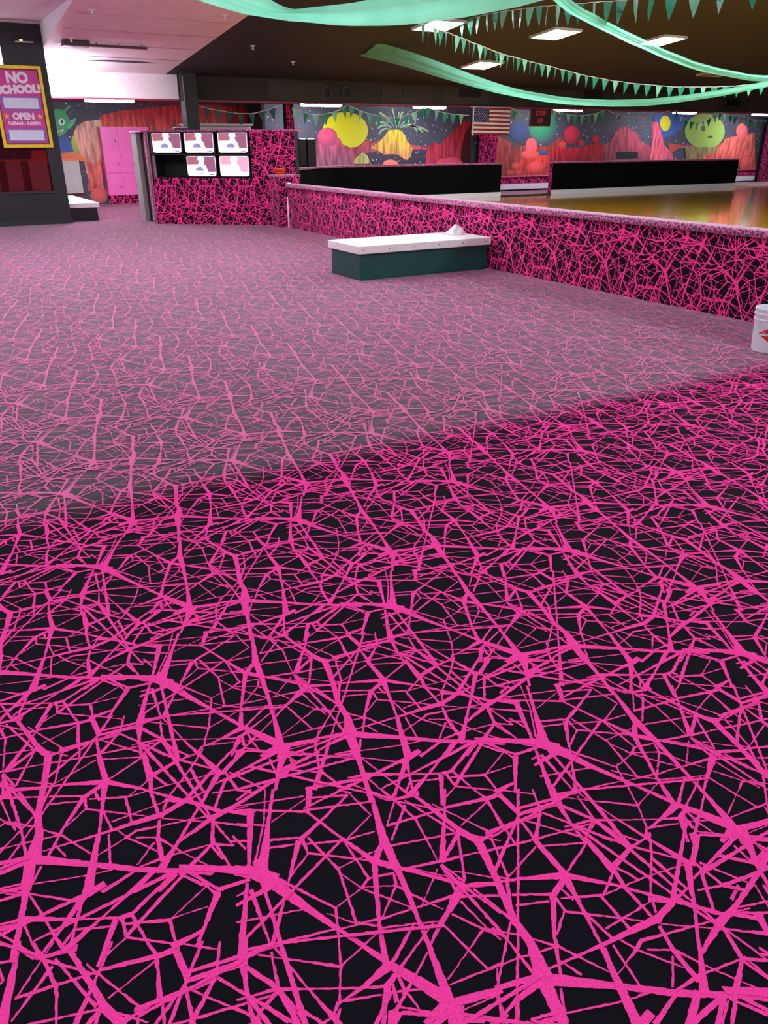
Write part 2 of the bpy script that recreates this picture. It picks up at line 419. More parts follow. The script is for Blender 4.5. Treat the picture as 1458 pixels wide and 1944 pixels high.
MURAL_RIGHT = [('painted_planet', [(13.92, 2.02), (13.89, 2.16), (13.81, 2.3), (13.67, 2.41), (13.5, 2.49), (13.3, 2.55), (13.09, 2.56), (12.88, 2.54), (12.68, 2.48), (12.51, 2.4), (12.37, 2.28), (12.29, 2.15), (12.25, 2.01), (12.28, 1.87), (12.35, 1.74), (12.48, 1.62), (12.64, 1.53), (12.84, 1.47), (13.06, 1.45), (13.28, 1.47), (13.48, 1.53), (13.66, 1.62), (13.8, 1.73), (13.89, 1.87)], (222, 214, 10), (205, 205, 30), 'ball'), ('painted_ridge', [(12.01, 1.21), (12.04, 1.71), (12.76, 1.8), (12.87, 1.7), (12.96, 1.58), (13.1, 1.58), (13.2, 1.52), (13.45, 1.53), (13.61, 1.56), (13.79, 1.69), (13.95, 1.73), (14.01, 1.64), (14.38, 1.73), (14.64, 1.8), (15.8, 1.57), (16.25, 1.5), (16.27, 0.87), (12.0, 0.93)], (205, 70, 85), (190, 90, 105), 'rib'), ('painted_water', [(13.53, 1.32), (14.64, 1.43), (16.01, 1.45), (16.9, 1.33), (16.91, 0.89), (13.28, 0.95)], (70, 58, 80), (52, 45, 62), 'stars'), ('painted_reflection', [(13.36, 1.07), (13.45, 1.2), (13.61, 1.32), (13.73, 1.37), (13.89, 1.26), (13.99, 1.06), (13.92, 1.02), (13.44, 1.02)], (214, 210, 120), (200, 190, 110), 'rib'), ('painted_boulder_dome', [(15.1, 0.98), (15.09, 1.02), (15.06, 1.06), (15.01, 1.09), (14.94, 1.11), (14.87, 1.13), (14.79, 1.14), (14.71, 1.13), (14.63, 1.12), (14.57, 1.1), (14.52, 1.07), (14.49, 1.03), (14.48, 0.99), (14.49, 0.95), (14.52, 0.92), (14.57, 0.89), (14.63, 0.86), (14.71, 0.85), (14.79, 0.84), (14.87, 0.84), (14.95, 0.86), (15.01, 0.88), (15.06, 0.91), (15.09, 0.95)], (240, 130, 110), (220, 110, 100), 'ball'), ('painted_volcano', [(13.99, 1.5), (14.38, 1.7), (14.58, 1.89), (14.7, 2.02), (14.89, 2.05), (15.1, 2.05), (15.24, 2.01), (15.35, 1.85), (15.5, 1.65), (15.67, 1.5), (15.59, 1.21), (15.42, 1.11), (15.0, 1.31), (14.5, 1.3), (14.29, 1.42)], (238, 205, 40), (222, 138, 95), 'rib'), ('painted_mushroom_stem', [(12.02, 0.96), (12.06, 1.46), (11.99, 1.58), (12.86, 1.8), (12.97, 1.61), (13.14, 1.49), (13.37, 1.33), (13.29, 1.17), (13.44, 0.94)], (226, 92, 126), (150, 95, 120), 'rib'), ('painted_sphere', [(12.78, 1.83), (12.77, 1.9), (12.74, 1.97), (12.68, 2.02), (12.61, 2.07), (12.52, 2.09), (12.43, 2.1), (12.33, 2.09), (12.25, 2.06), (12.17, 2.02), (12.11, 1.96), (12.07, 1.9), (12.06, 1.83), (12.07, 1.76), (12.1, 1.69), (12.16, 1.63), (12.23, 1.59), (12.31, 1.56), (12.41, 1.55), (12.5, 1.56), (12.59, 1.59), (12.67, 1.63), (12.73, 1.69), (12.76, 1.76)], (232, 82, 122), (150, 70, 100), 'ball'), ('painted_mountain', [(16.2, 0.87), (16.25, 1.52), (16.53, 1.67), (16.82, 1.58), (17.06, 1.81), (17.23, 1.88), (17.34, 2.0), (17.58, 2.21), (17.77, 2.31), (18.04, 2.35), (18.13, 0.84)], (200, 30, 45), (205, 60, 95), 'rib'), ('painted_cliff_shade', [(17.69, 0.84), (17.7, 1.49), (17.86, 2.0), (18.07, 2.23), (18.15, 0.84)], (95, 15, 25), (45, 8, 14), 'plain'), ('painted_boulder', [(17.16, 0.99), (17.15, 1.03), (17.12, 1.07), (17.08, 1.1), (17.03, 1.12), (16.97, 1.14), (16.9, 1.15), (16.84, 1.14), (16.78, 1.13), (16.73, 1.1), (16.69, 1.07), (16.67, 1.04), (16.66, 1.0), (16.67, 0.96), (16.7, 0.92), (16.74, 0.89), (16.79, 0.86), (16.85, 0.85), (16.91, 0.84), (16.98, 0.84), (17.04, 0.86), (17.09, 0.88), (17.13, 0.91), (17.15, 0.95)], (235, 90, 85), (190, 60, 70), 'ball'), ('painted_boulder_dome', [(17.82, 0.91), (17.8, 0.98), (17.75, 1.05), (17.66, 1.11), (17.56, 1.15), (17.44, 1.18), (17.31, 1.19), (17.18, 1.18), (17.06, 1.16), (16.96, 1.12), (16.88, 1.06), (16.84, 1.0), (16.82, 0.93), (16.84, 0.86), (16.89, 0.79), (16.97, 0.73), (17.08, 0.68), (17.2, 0.65), (17.33, 0.64), (17.46, 0.65), (17.58, 0.68), (17.68, 0.72), (17.76, 0.77), (17.81, 0.84)], (235, 80, 110), (215, 60, 85), 'ball'), ('painted_cliff', [(18.91, 0.83), (18.89, 1.8), (19.17, 1.92), (19.36, 1.85), (19.99, 1.62), (19.93, 1.43), (20.19, 1.32), (19.86, 1.13), (19.82, 0.38), (19.53, 0.39), (19.49, 0.82)], (205, 70, 70), (160, 60, 58), 'rib'), ('painted_nebula', [(20.75, 2.01), (20.72, 2.1), (20.67, 2.18), (20.58, 2.25), (20.48, 2.31), (20.36, 2.34), (20.24, 2.35), (20.12, 2.34), (20.02, 2.31), (19.92, 2.25), (19.86, 2.18), (19.82, 2.1), (19.81, 2.01), (19.83, 1.92), (19.89, 1.83), (19.97, 1.76), (20.07, 1.71), (20.18, 1.67), (20.31, 1.66), (20.43, 1.67), (20.54, 1.7), (20.63, 1.76), (20.7, 1.83), (20.74, 1.92)], (42, 72, 130), (55, 55, 90), 'ball'), ('painted_planet', [(22.08, 2.19), (22.04, 2.34), (21.95, 2.48), (21.82, 2.6), (21.67, 2.69), (21.5, 2.75), (21.32, 2.76), (21.15, 2.74), (20.99, 2.68), (20.86, 2.59), (20.77, 2.47), (20.71, 2.33), (20.7, 2.18), (20.74, 2.03), (20.82, 1.9), (20.94, 1.77), (21.09, 1.68), (21.27, 1.62), (21.45, 1.6), (21.63, 1.62), (21.79, 1.68), (21.92, 1.77), (22.02, 1.9), (22.07, 2.04)], (38, 150, 95), (70, 60, 95), 'ball'), ('painted_ridge', [(19.4, 0.39), (19.94, 1.34), (20.05, 1.54), (21.69, 1.51), (22.08, 1.73), (22.33, 1.87), (22.62, 1.47), (22.76, 0.31)], (175, 65, 60), (150, 65, 60), 'rib'), ('painted_pool', [(21.74, 1.28), (21.73, 1.3), (21.7, 1.33), (21.64, 1.35), (21.58, 1.37), (21.5, 1.38), (21.42, 1.39), (21.34, 1.38), (21.27, 1.37), (21.21, 1.36), (21.16, 1.33), (21.13, 1.31), (21.12, 1.28), (21.14, 1.25), (21.17, 1.23), (21.22, 1.2), (21.29, 1.19), (21.36, 1.17), (21.44, 1.17), (21.52, 1.17), (21.6, 1.18), (21.66, 1.2), (21.71, 1.22), (21.74, 1.25)], (75, 85, 130), (60, 60, 90), 'plain'), ('painted_mound', [(20.32, 0.91), (20.51, 1.12), (20.7, 1.19), (21.34, 1.19), (21.72, 1.22), (21.98, 0.37), (20.77, 0.43), (20.45, 0.66)], (240, 62, 62), (170, 70, 62), 'rib'), ('painted_egg_base', [(21.31, 1.24), (21.29, 1.28), (21.24, 1.32), (21.17, 1.35), (21.08, 1.37), (20.97, 1.38), (20.86, 1.39), (20.75, 1.39), (20.65, 1.37), (20.56, 1.35), (20.49, 1.32), (20.45, 1.29), (20.44, 1.25), (20.46, 1.21), (20.51, 1.18), (20.58, 1.15), (20.67, 1.12), (20.77, 1.11), (20.89, 1.1), (21.0, 1.11), (21.1, 1.12), (21.19, 1.14), (21.26, 1.17), (21.3, 1.21)], (235, 90, 85), (200, 70, 70), 'ball'), ('painted_egg', [(21.17, 1.53), (21.16, 1.6), (21.12, 1.67), (21.07, 1.72), (21.01, 1.76), (20.94, 1.79), (20.87, 1.8), (20.8, 1.79), (20.73, 1.76), (20.68, 1.72), (20.64, 1.67), (20.62, 1.6), (20.62, 1.53), (20.63, 1.46), (20.67, 1.4), (20.72, 1.34), (20.78, 1.3), (20.85, 1.27), (20.92, 1.26), (20.99, 1.27), (21.06, 1.3), (21.11, 1.34), (21.15, 1.4), (21.17, 1.46)], (248, 92, 100), (225, 70, 80), 'ball'), ('painted_boulder', [(21.59, 0.8), (21.57, 0.85), (21.52, 0.9), (21.46, 0.95), (21.37, 0.98), (21.28, 1.0), (21.18, 1.01), (21.08, 1.0), (20.99, 0.98), (20.91, 0.95), (20.86, 0.91), (20.82, 0.87), (20.81, 0.81), (20.83, 0.76), (20.88, 0.71), (20.94, 0.67), (21.02, 0.64), (21.12, 0.61), (21.22, 0.61), (21.32, 0.61), (21.41, 0.63), (21.49, 0.66), (21.55, 0.7), (21.58, 0.75)], (240, 85, 85), (200, 55, 60), 'ball'), ('painted_boulder', [(20.48, 0.85), (20.47, 0.89), (20.44, 0.92), (20.41, 0.95), (20.36, 0.97), (20.3, 0.98), (20.24, 0.98), (20.19, 0.98), (20.13, 0.97), (20.09, 0.95), (20.05, 0.92), (20.03, 0.89), (20.03, 0.86), (20.04, 0.83), (20.07, 0.8), (20.1, 0.77), (20.15, 0.75), (20.21, 0.74), (20.27, 0.73), (20.32, 0.74), (20.38, 0.75), (20.42, 0.77), (20.46, 0.79), (20.48, 0.82)], (225, 80, 75), (180, 55, 55), 'ball'), ('painted_boulder', [(20.2, 0.62), (20.19, 0.65), (20.17, 0.67), (20.14, 0.69), (20.09, 0.7), (20.04, 0.71), (19.99, 0.72), (19.94, 0.72), (19.89, 0.71), (19.85, 0.69), (19.82, 0.68), (19.81, 0.66), (19.8, 0.63), (19.81, 0.61), (19.83, 0.59), (19.86, 0.57), (19.91, 0.55), (19.96, 0.54), (20.01, 0.54), (20.06, 0.54), (20.11, 0.55), (20.15, 0.56), (20.18, 0.58), (20.2, 0.6)], (215, 75, 75), (170, 55, 55), 'ball'), ('painted_boulder', [(20.58, 0.62), (20.57, 0.65), (20.55, 0.67), (20.52, 0.7), (20.48, 0.71), (20.44, 0.73), (20.39, 0.73), (20.35, 0.73), (20.3, 0.72), (20.27, 0.7), (20.24, 0.68), (20.23, 0.65), (20.23, 0.62), (20.23, 0.6), (20.25, 0.57), (20.28, 0.55), (20.32, 0.53), (20.37, 0.52), (20.41, 0.51), (20.46, 0.51), (20.5, 0.52), (20.53, 0.54), (20.56, 0.56), (20.58, 0.59)], (215, 75, 75), (170, 55, 55), 'ball'), ('painted_plateau', [(21.84, 0.89), (21.86, 1.37), (22.22, 1.45), (23.51, 1.45), (23.77, 1.58), (24.54, 1.61), (24.78, 0.85)], (232, 28, 45), (150, 40, 60), 'rib'), ('painted_sphere', [(23.28, 1.89), (23.26, 1.98), (23.2, 2.06), (23.12, 2.13), (23.03, 2.19), (22.92, 2.22), (22.81, 2.23), (22.7, 2.22), (22.6, 2.19), (22.52, 2.13), (22.46, 2.06), (22.43, 1.98), (22.43, 1.89), (22.46, 1.8), (22.51, 1.72), (22.58, 1.65), (22.68, 1.59), (22.79, 1.55), (22.9, 1.54), (23.01, 1.55), (23.11, 1.59), (23.19, 1.64), (23.25, 1.72), (23.28, 1.8)], (222, 48, 78), (95, 45, 60), 'ball'), ('painted_boulder', [(22.6, 1.56), (22.59, 1.6), (22.57, 1.63), (22.54, 1.65), (22.5, 1.67), (22.45, 1.69), (22.4, 1.69), (22.35, 1.69), (22.31, 1.67), (22.28, 1.65), (22.25, 1.63), (22.23, 1.6), (22.23, 1.56), (22.24, 1.53), (22.27, 1.5), (22.3, 1.47), (22.34, 1.45), (22.39, 1.44), (22.43, 1.43), (22.48, 1.44), (22.52, 1.45), (22.56, 1.47), (22.59, 1.5), (22.6, 1.53)], (228, 70, 80), (190, 50, 60), 'ball'), ('painted_boulder', [(23.54, 1.61), (23.53, 1.64), (23.51, 1.67), (23.48, 1.69), (23.45, 1.71), (23.41, 1.72), (23.36, 1.73), (23.32, 1.72), (23.28, 1.71), (23.25, 1.69), (23.23, 1.67), (23.22, 1.64), (23.21, 1.62), (23.22, 1.59), (23.24, 1.56), (23.27, 1.54), (23.31, 1.52), (23.35, 1.51), (23.39, 1.5), (23.44, 1.51), (23.47, 1.52), (23.51, 1.54), (23.53, 1.56), (23.54, 1.59)], (215, 50, 70), (170, 40, 60), 'ball'), ('painted_boulder', [(24.3, 1.74), (24.28, 1.78), (24.26, 1.82), (24.22, 1.85), (24.18, 1.87), (24.13, 1.89), (24.08, 1.89), (24.03, 1.89), (23.99, 1.87), (23.95, 1.85), (23.92, 1.82), (23.91, 1.78), (23.91, 1.74), (23.92, 1.7), (23.95, 1.67), (23.98, 1.64), (24.02, 1.61), (24.07, 1.6), (24.13, 1.59), (24.17, 1.6), (24.22, 1.61), (24.26, 1.64), (24.28, 1.67), (24.3, 1.7)], (220, 25, 40), (170, 20, 30), 'ball'), ('painted_dome', [(24.59, 0.81), (24.53, 1.54), (24.87, 1.67), (25.08, 1.95), (25.31, 2.12), (25.52, 2.21), (25.85, 2.16), (26.27, 1.99), (26.48, 1.8), (26.66, 1.63), (27.21, 1.47), (27.41, 0.77)], (232, 70, 105), (140, 75, 88), 'rib'), ('painted_cave', [(25.29, 1.05), (25.28, 1.3), (26.49, 1.3), (26.51, 1.04)], (28, 26, 34), (28, 26, 34), 'plain'), ('painted_comet_trail', [(27.05, 2.68), (27.76, 2.65), (29.19, 2.92), (29.45, 2.63), (28.48, 1.92), (27.82, 1.8)], (40, 70, 150), (60, 90, 160), 'plain'), ('painted_sun', [(28.16, 2.35), (28.14, 2.42), (28.09, 2.49), (28.03, 2.55), (27.95, 2.59), (27.87, 2.62), (27.79, 2.63), (27.71, 2.62), (27.65, 2.59), (27.59, 2.55), (27.56, 2.49), (27.54, 2.42), (27.55, 2.34), (27.57, 2.27), (27.62, 2.2), (27.68, 2.14), (27.75, 2.09), (27.84, 2.06), (27.92, 2.05), (28.0, 2.06), (28.06, 2.09), (28.12, 2.14), (28.15, 2.2), (28.17, 2.27)], (222, 205, 20), (205, 195, 40), 'ball'), ('painted_spire', [(27.24, 0.74), (27.15, 1.31), (27.24, 1.64), (27.12, 2.36), (27.29, 2.42), (27.45, 2.36), (27.73, 1.92), (28.0, 1.52), (28.5, 1.24), (28.82, 0.71)], (232, 80, 115), (238, 105, 125), 'rib'), ('painted_horizon', [(28.17, 1.6), (29.21, 1.52), (31.52, 1.59), (31.56, 1.43), (28.91, 1.42), (28.44, 1.24)], (200, 80, 75), (205, 80, 75), 'plain'), ('painted_planet', [(31.59, 2.07), (31.5, 2.25), (31.32, 2.41), (31.08, 2.55), (30.79, 2.66), (30.47, 2.72), (30.14, 2.74), (29.83, 2.71), (29.55, 2.64), (29.32, 2.53), (29.16, 2.39), (29.08, 2.23), (29.08, 2.06), (29.16, 1.88), (29.32, 1.72), (29.55, 1.58), (29.84, 1.47), (30.16, 1.4), (30.49, 1.37), (30.82, 1.39), (31.11, 1.46), (31.35, 1.57), (31.52, 1.72), (31.6, 1.89)], (165, 195, 55), (150, 190, 95), 'ball'), ('painted_crater', [(30.32, 2.16), (30.31, 2.19), (30.29, 2.22), (30.26, 2.25), (30.23, 2.27), (30.2, 2.28), (30.16, 2.28), (30.13, 2.28), (30.1, 2.27), (30.08, 2.25), (30.06, 2.22), (30.06, 2.19), (30.06, 2.16), (30.07, 2.13), (30.09, 2.1), (30.12, 2.08), (30.15, 2.06), (30.19, 2.05), (30.22, 2.04), (30.25, 2.05), (30.28, 2.06), (30.31, 2.08), (30.32, 2.1), (30.33, 2.13)], (60, 70, 30), (60, 70, 30), 'plain'), ('painted_crater', [(30.87, 1.84), (30.86, 1.85), (30.84, 1.87), (30.82, 1.88), (30.78, 1.88), (30.74, 1.89), (30.69, 1.89), (30.65, 1.89), (30.61, 1.88), (30.58, 1.88), (30.55, 1.87), (30.54, 1.85), (30.54, 1.84), (30.55, 1.83), (30.57, 1.81), (30.6, 1.8), (30.63, 1.8), (30.68, 1.79), (30.72, 1.79), (30.76, 1.79), (30.8, 1.8), (30.83, 1.8), (30.86, 1.81), (30.87, 1.83)], (60, 70, 30), (60, 70, 30), 'plain'), ('painted_reflection', [(29.25, 1.46), (31.56, 1.45), (31.54, 1.01), (30.83, 0.97), (29.4, 0.99)], (165, 150, 95), (150, 130, 90), 'rib'), ('painted_rock', [(30.46, 0.73), (30.48, 1.14), (30.94, 1.22), (31.38, 1.34), (31.68, 1.76), (32.07, 1.84), (32.55, 1.88), (33.58, 2.01), (34.15, 0.41), (33.12, 0.43), (32.97, 0.69)], (246, 118, 100), (238, 92, 100), 'rib'), ('painted_sphere', [(33.09, 2.07), (33.06, 2.15), (33.0, 2.23), (32.91, 2.29), (32.82, 2.34), (32.72, 2.37), (32.61, 2.38), (32.52, 2.37), (32.43, 2.34), (32.37, 2.29), (32.33, 2.22), (32.31, 2.15), (32.32, 2.07), (32.36, 1.99), (32.42, 1.91), (32.5, 1.85), (32.59, 1.8), (32.69, 1.77), (32.8, 1.76), (32.9, 1.77), (32.98, 1.8), (33.05, 1.85), (33.09, 1.92), (33.11, 1.99)], (245, 115, 115), (225, 85, 95), 'ball'), ('painted_boulder', [(33.66, 0.81), (33.62, 0.89), (33.57, 0.97), (33.51, 1.03), (33.43, 1.08), (33.35, 1.11), (33.28, 1.12), (33.2, 1.11), (33.14, 1.08), (33.1, 1.03), (33.07, 0.97), (33.06, 0.9), (33.08, 0.82), (33.11, 0.74), (33.16, 0.67), (33.23, 0.6), (33.3, 0.55), (33.38, 0.52), (33.46, 0.51), (33.53, 0.52), (33.59, 0.55), (33.64, 0.6), (33.67, 0.66), (33.67, 0.73)], (238, 105, 100), (190, 70, 75), 'ball'), ('painted_rock', [(34.65, 0.49), (34.57, 0.98), (34.81, 1.63), (35.43, 1.8), (35.88, 0.47)], (225, 40, 50), (190, 40, 50), 'rib')]
BURST = [[(14.79, 2.08), (14.7, 2.14), (14.62, 2.17), (14.53, 2.18), (14.44, 2.17), (14.35, 2.13), (14.26, 2.08)], [(14.83, 2.1), (14.72, 2.18), (14.61, 2.23), (14.5, 2.26), (14.39, 2.27), (14.29, 2.26), (14.18, 2.22)], [(14.91, 2.12), (14.83, 2.22), (14.74, 2.3), (14.64, 2.38), (14.55, 2.45), (14.45, 2.5), (14.34, 2.55)], [(14.99, 2.12), (14.96, 2.24), (14.94, 2.35), (14.91, 2.45), (14.88, 2.54), (14.85, 2.61), (14.83, 2.68)], [(15.08, 2.12), (15.1, 2.24), (15.13, 2.34), (15.16, 2.43), (15.18, 2.5), (15.21, 2.55), (15.24, 2.59)], [(15.12, 2.12), (15.21, 2.21), (15.29, 2.28), (15.35, 2.32), (15.41, 2.33), (15.46, 2.32), (15.49, 2.28)], [(15.16, 2.1), (15.28, 2.17), (15.4, 2.21), (15.51, 2.21), (15.62, 2.18), (15.73, 2.1), (15.83, 1.99)], [(15.2, 2.09), (15.35, 2.15), (15.5, 2.17), (15.64, 2.17), (15.79, 2.13), (15.93, 2.06), (16.07, 1.96)], [(15.2, 2.1), (15.39, 2.14), (15.58, 2.16), (15.76, 2.15), (15.94, 2.12), (16.11, 2.07), (16.28, 1.99)], [(14.75, 2.05), (14.65, 2.07), (14.57, 2.08), (14.5, 2.06), (14.43, 2.03), (14.37, 1.98), (14.32, 1.91)], [(15.07, 2.13), (15.07, 2.23), (15.07, 2.32), (15.07, 2.4), (15.07, 2.47), (15.08, 2.53), (15.09, 2.59)]]
MURAL_LEFT = [('painted_tent', [(5.54, 2.22), (5.66, 2.41), (6.41, 2.55), (7.36, 2.65), (7.93, 2.71), (8.42, 2.72), (9.35, 2.72), (10.22, 2.68), (10.74, 2.55), (10.96, 2.33), (10.98, 1.8), (5.54, 1.8)], (228, 40, 62), (240, 110, 95), 'rib'), ('painted_shadow', [(10.78, 1.8), (10.89, 2.54), (11.11, 2.66), (11.86, 2.7), (12.09, 1.8), (12.04, 0.71), (10.7, 0.74)], (70, 18, 34), (60, 16, 30), 'plain'), ('painted_ribs', [(4.53, 1.28), (4.74, 1.8), (4.93, 2.11), (5.16, 2.24), (5.65, 2.3), (5.68, 2.14), (5.42, 0.84), (5.45, 0.22), (5.05, 0.41), (4.99, 1.2)], (250, 190, 165), (215, 115, 110), 'rib'), ('painted_arm', [(3.59, 1.49), (4.33, 1.47), (4.74, 1.44), (5.01, 1.3), (5.08, 1.19), (3.55, 1.23)], (250, 140, 85), (245, 120, 85), 'plain'), ('painted_leg', [(4.96, 0.41), (5.09, 0.84), (5.0, 1.23), (5.25, 1.1), (5.49, 1.27), (5.42, 0.47), (5.49, 0.31), (5.29, 0.23)], (235, 115, 105), (225, 95, 95), 'rib'), ('painted_foot', [(5.54, 0.23), (5.54, 0.29), (5.52, 0.35), (5.49, 0.39), (5.44, 0.43), (5.38, 0.45), (5.31, 0.46), (5.25, 0.46), (5.18, 0.44), (5.12, 0.4), (5.07, 0.36), (5.04, 0.31), (5.02, 0.25), (5.02, 0.19), (5.04, 0.14), (5.07, 0.09), (5.12, 0.06), (5.18, 0.03), (5.25, 0.02), (5.32, 0.03), (5.38, 0.05), (5.44, 0.08), (5.49, 0.12), (5.53, 0.18)], (232, 100, 100), (170, 85, 100), 'ball'), ('painted_body', [(4.07, 1.39), (4.19, 1.8), (4.63, 1.86), (4.69, 1.72), (4.74, 1.44)], (60, 85, 165), (70, 100, 170), 'plain'), ('painted_sleeve', [(4.74, 1.8), (4.84, 1.89), (4.87, 1.72), (4.89, 1.47), (4.73, 1.42)], (210, 215, 80), (150, 190, 80), 'plain'), ('painted_alien_head', [(4.75, 2.2), (4.75, 2.29), (4.73, 2.38), (4.69, 2.45), (4.64, 2.5), (4.57, 2.54), (4.49, 2.55), (4.41, 2.53), (4.32, 2.5), (4.25, 2.44), (4.19, 2.37), (4.14, 2.29), (4.12, 2.19), (4.11, 2.1), (4.13, 2.02), (4.16, 1.95), (4.22, 1.89), (4.29, 1.86), (4.37, 1.84), (4.45, 1.86), (4.53, 1.89), (4.61, 1.95), (4.67, 2.02), (4.72, 2.11)], (70, 180, 110), (60, 160, 95), 'ball'), ('painted_ear', [(4.67, 2.1), (4.76, 2.21), (4.96, 2.34), (4.87, 2.16), (4.7, 2.02)], (90, 200, 140), (80, 185, 120), 'plain'), ('painted_antenna', [(4.62, 2.48), (4.74, 2.6), (4.81, 2.64), (4.86, 2.61), (4.78, 2.56), (4.66, 2.46)], (90, 190, 120), (80, 180, 110), 'plain'), ('painted_eye', [(4.62, 2.21), (4.62, 2.24), (4.61, 2.26), (4.6, 2.27), (4.59, 2.29), (4.57, 2.3), (4.55, 2.3), (4.52, 2.3), (4.5, 2.29), (4.48, 2.27), (4.46, 2.25), (4.45, 2.23), (4.45, 2.21), (4.44, 2.19), (4.45, 2.17), (4.46, 2.15), (4.48, 2.14), (4.49, 2.13), (4.52, 2.12), (4.54, 2.13), (4.56, 2.14), (4.58, 2.15), (4.6, 2.17), (4.61, 2.19)], (240, 245, 250), (225, 235, 245), 'plain'), ('painted_pupil', [(4.57, 2.23), (4.58, 2.24), (4.57, 2.25), (4.57, 2.26), (4.57, 2.27), (4.56, 2.27), (4.56, 2.27), (4.55, 2.27), (4.54, 2.27), (4.54, 2.26), (4.53, 2.25), (4.53, 2.24), (4.52, 2.23), (4.52, 2.21), (4.52, 2.2), (4.52, 2.19), (4.53, 2.18), (4.53, 2.18), (4.54, 2.18), (4.55, 2.18), (4.55, 2.18), (4.56, 2.19), (4.57, 2.2), (4.57, 2.21)], (30, 40, 50), (30, 40, 50), 'plain'), ('painted_smile', [(4.31, 2.02), (4.42, 1.99), (4.56, 2.04), (4.52, 1.95), (4.36, 1.94)], (240, 220, 225), (190, 120, 130), 'plain')]
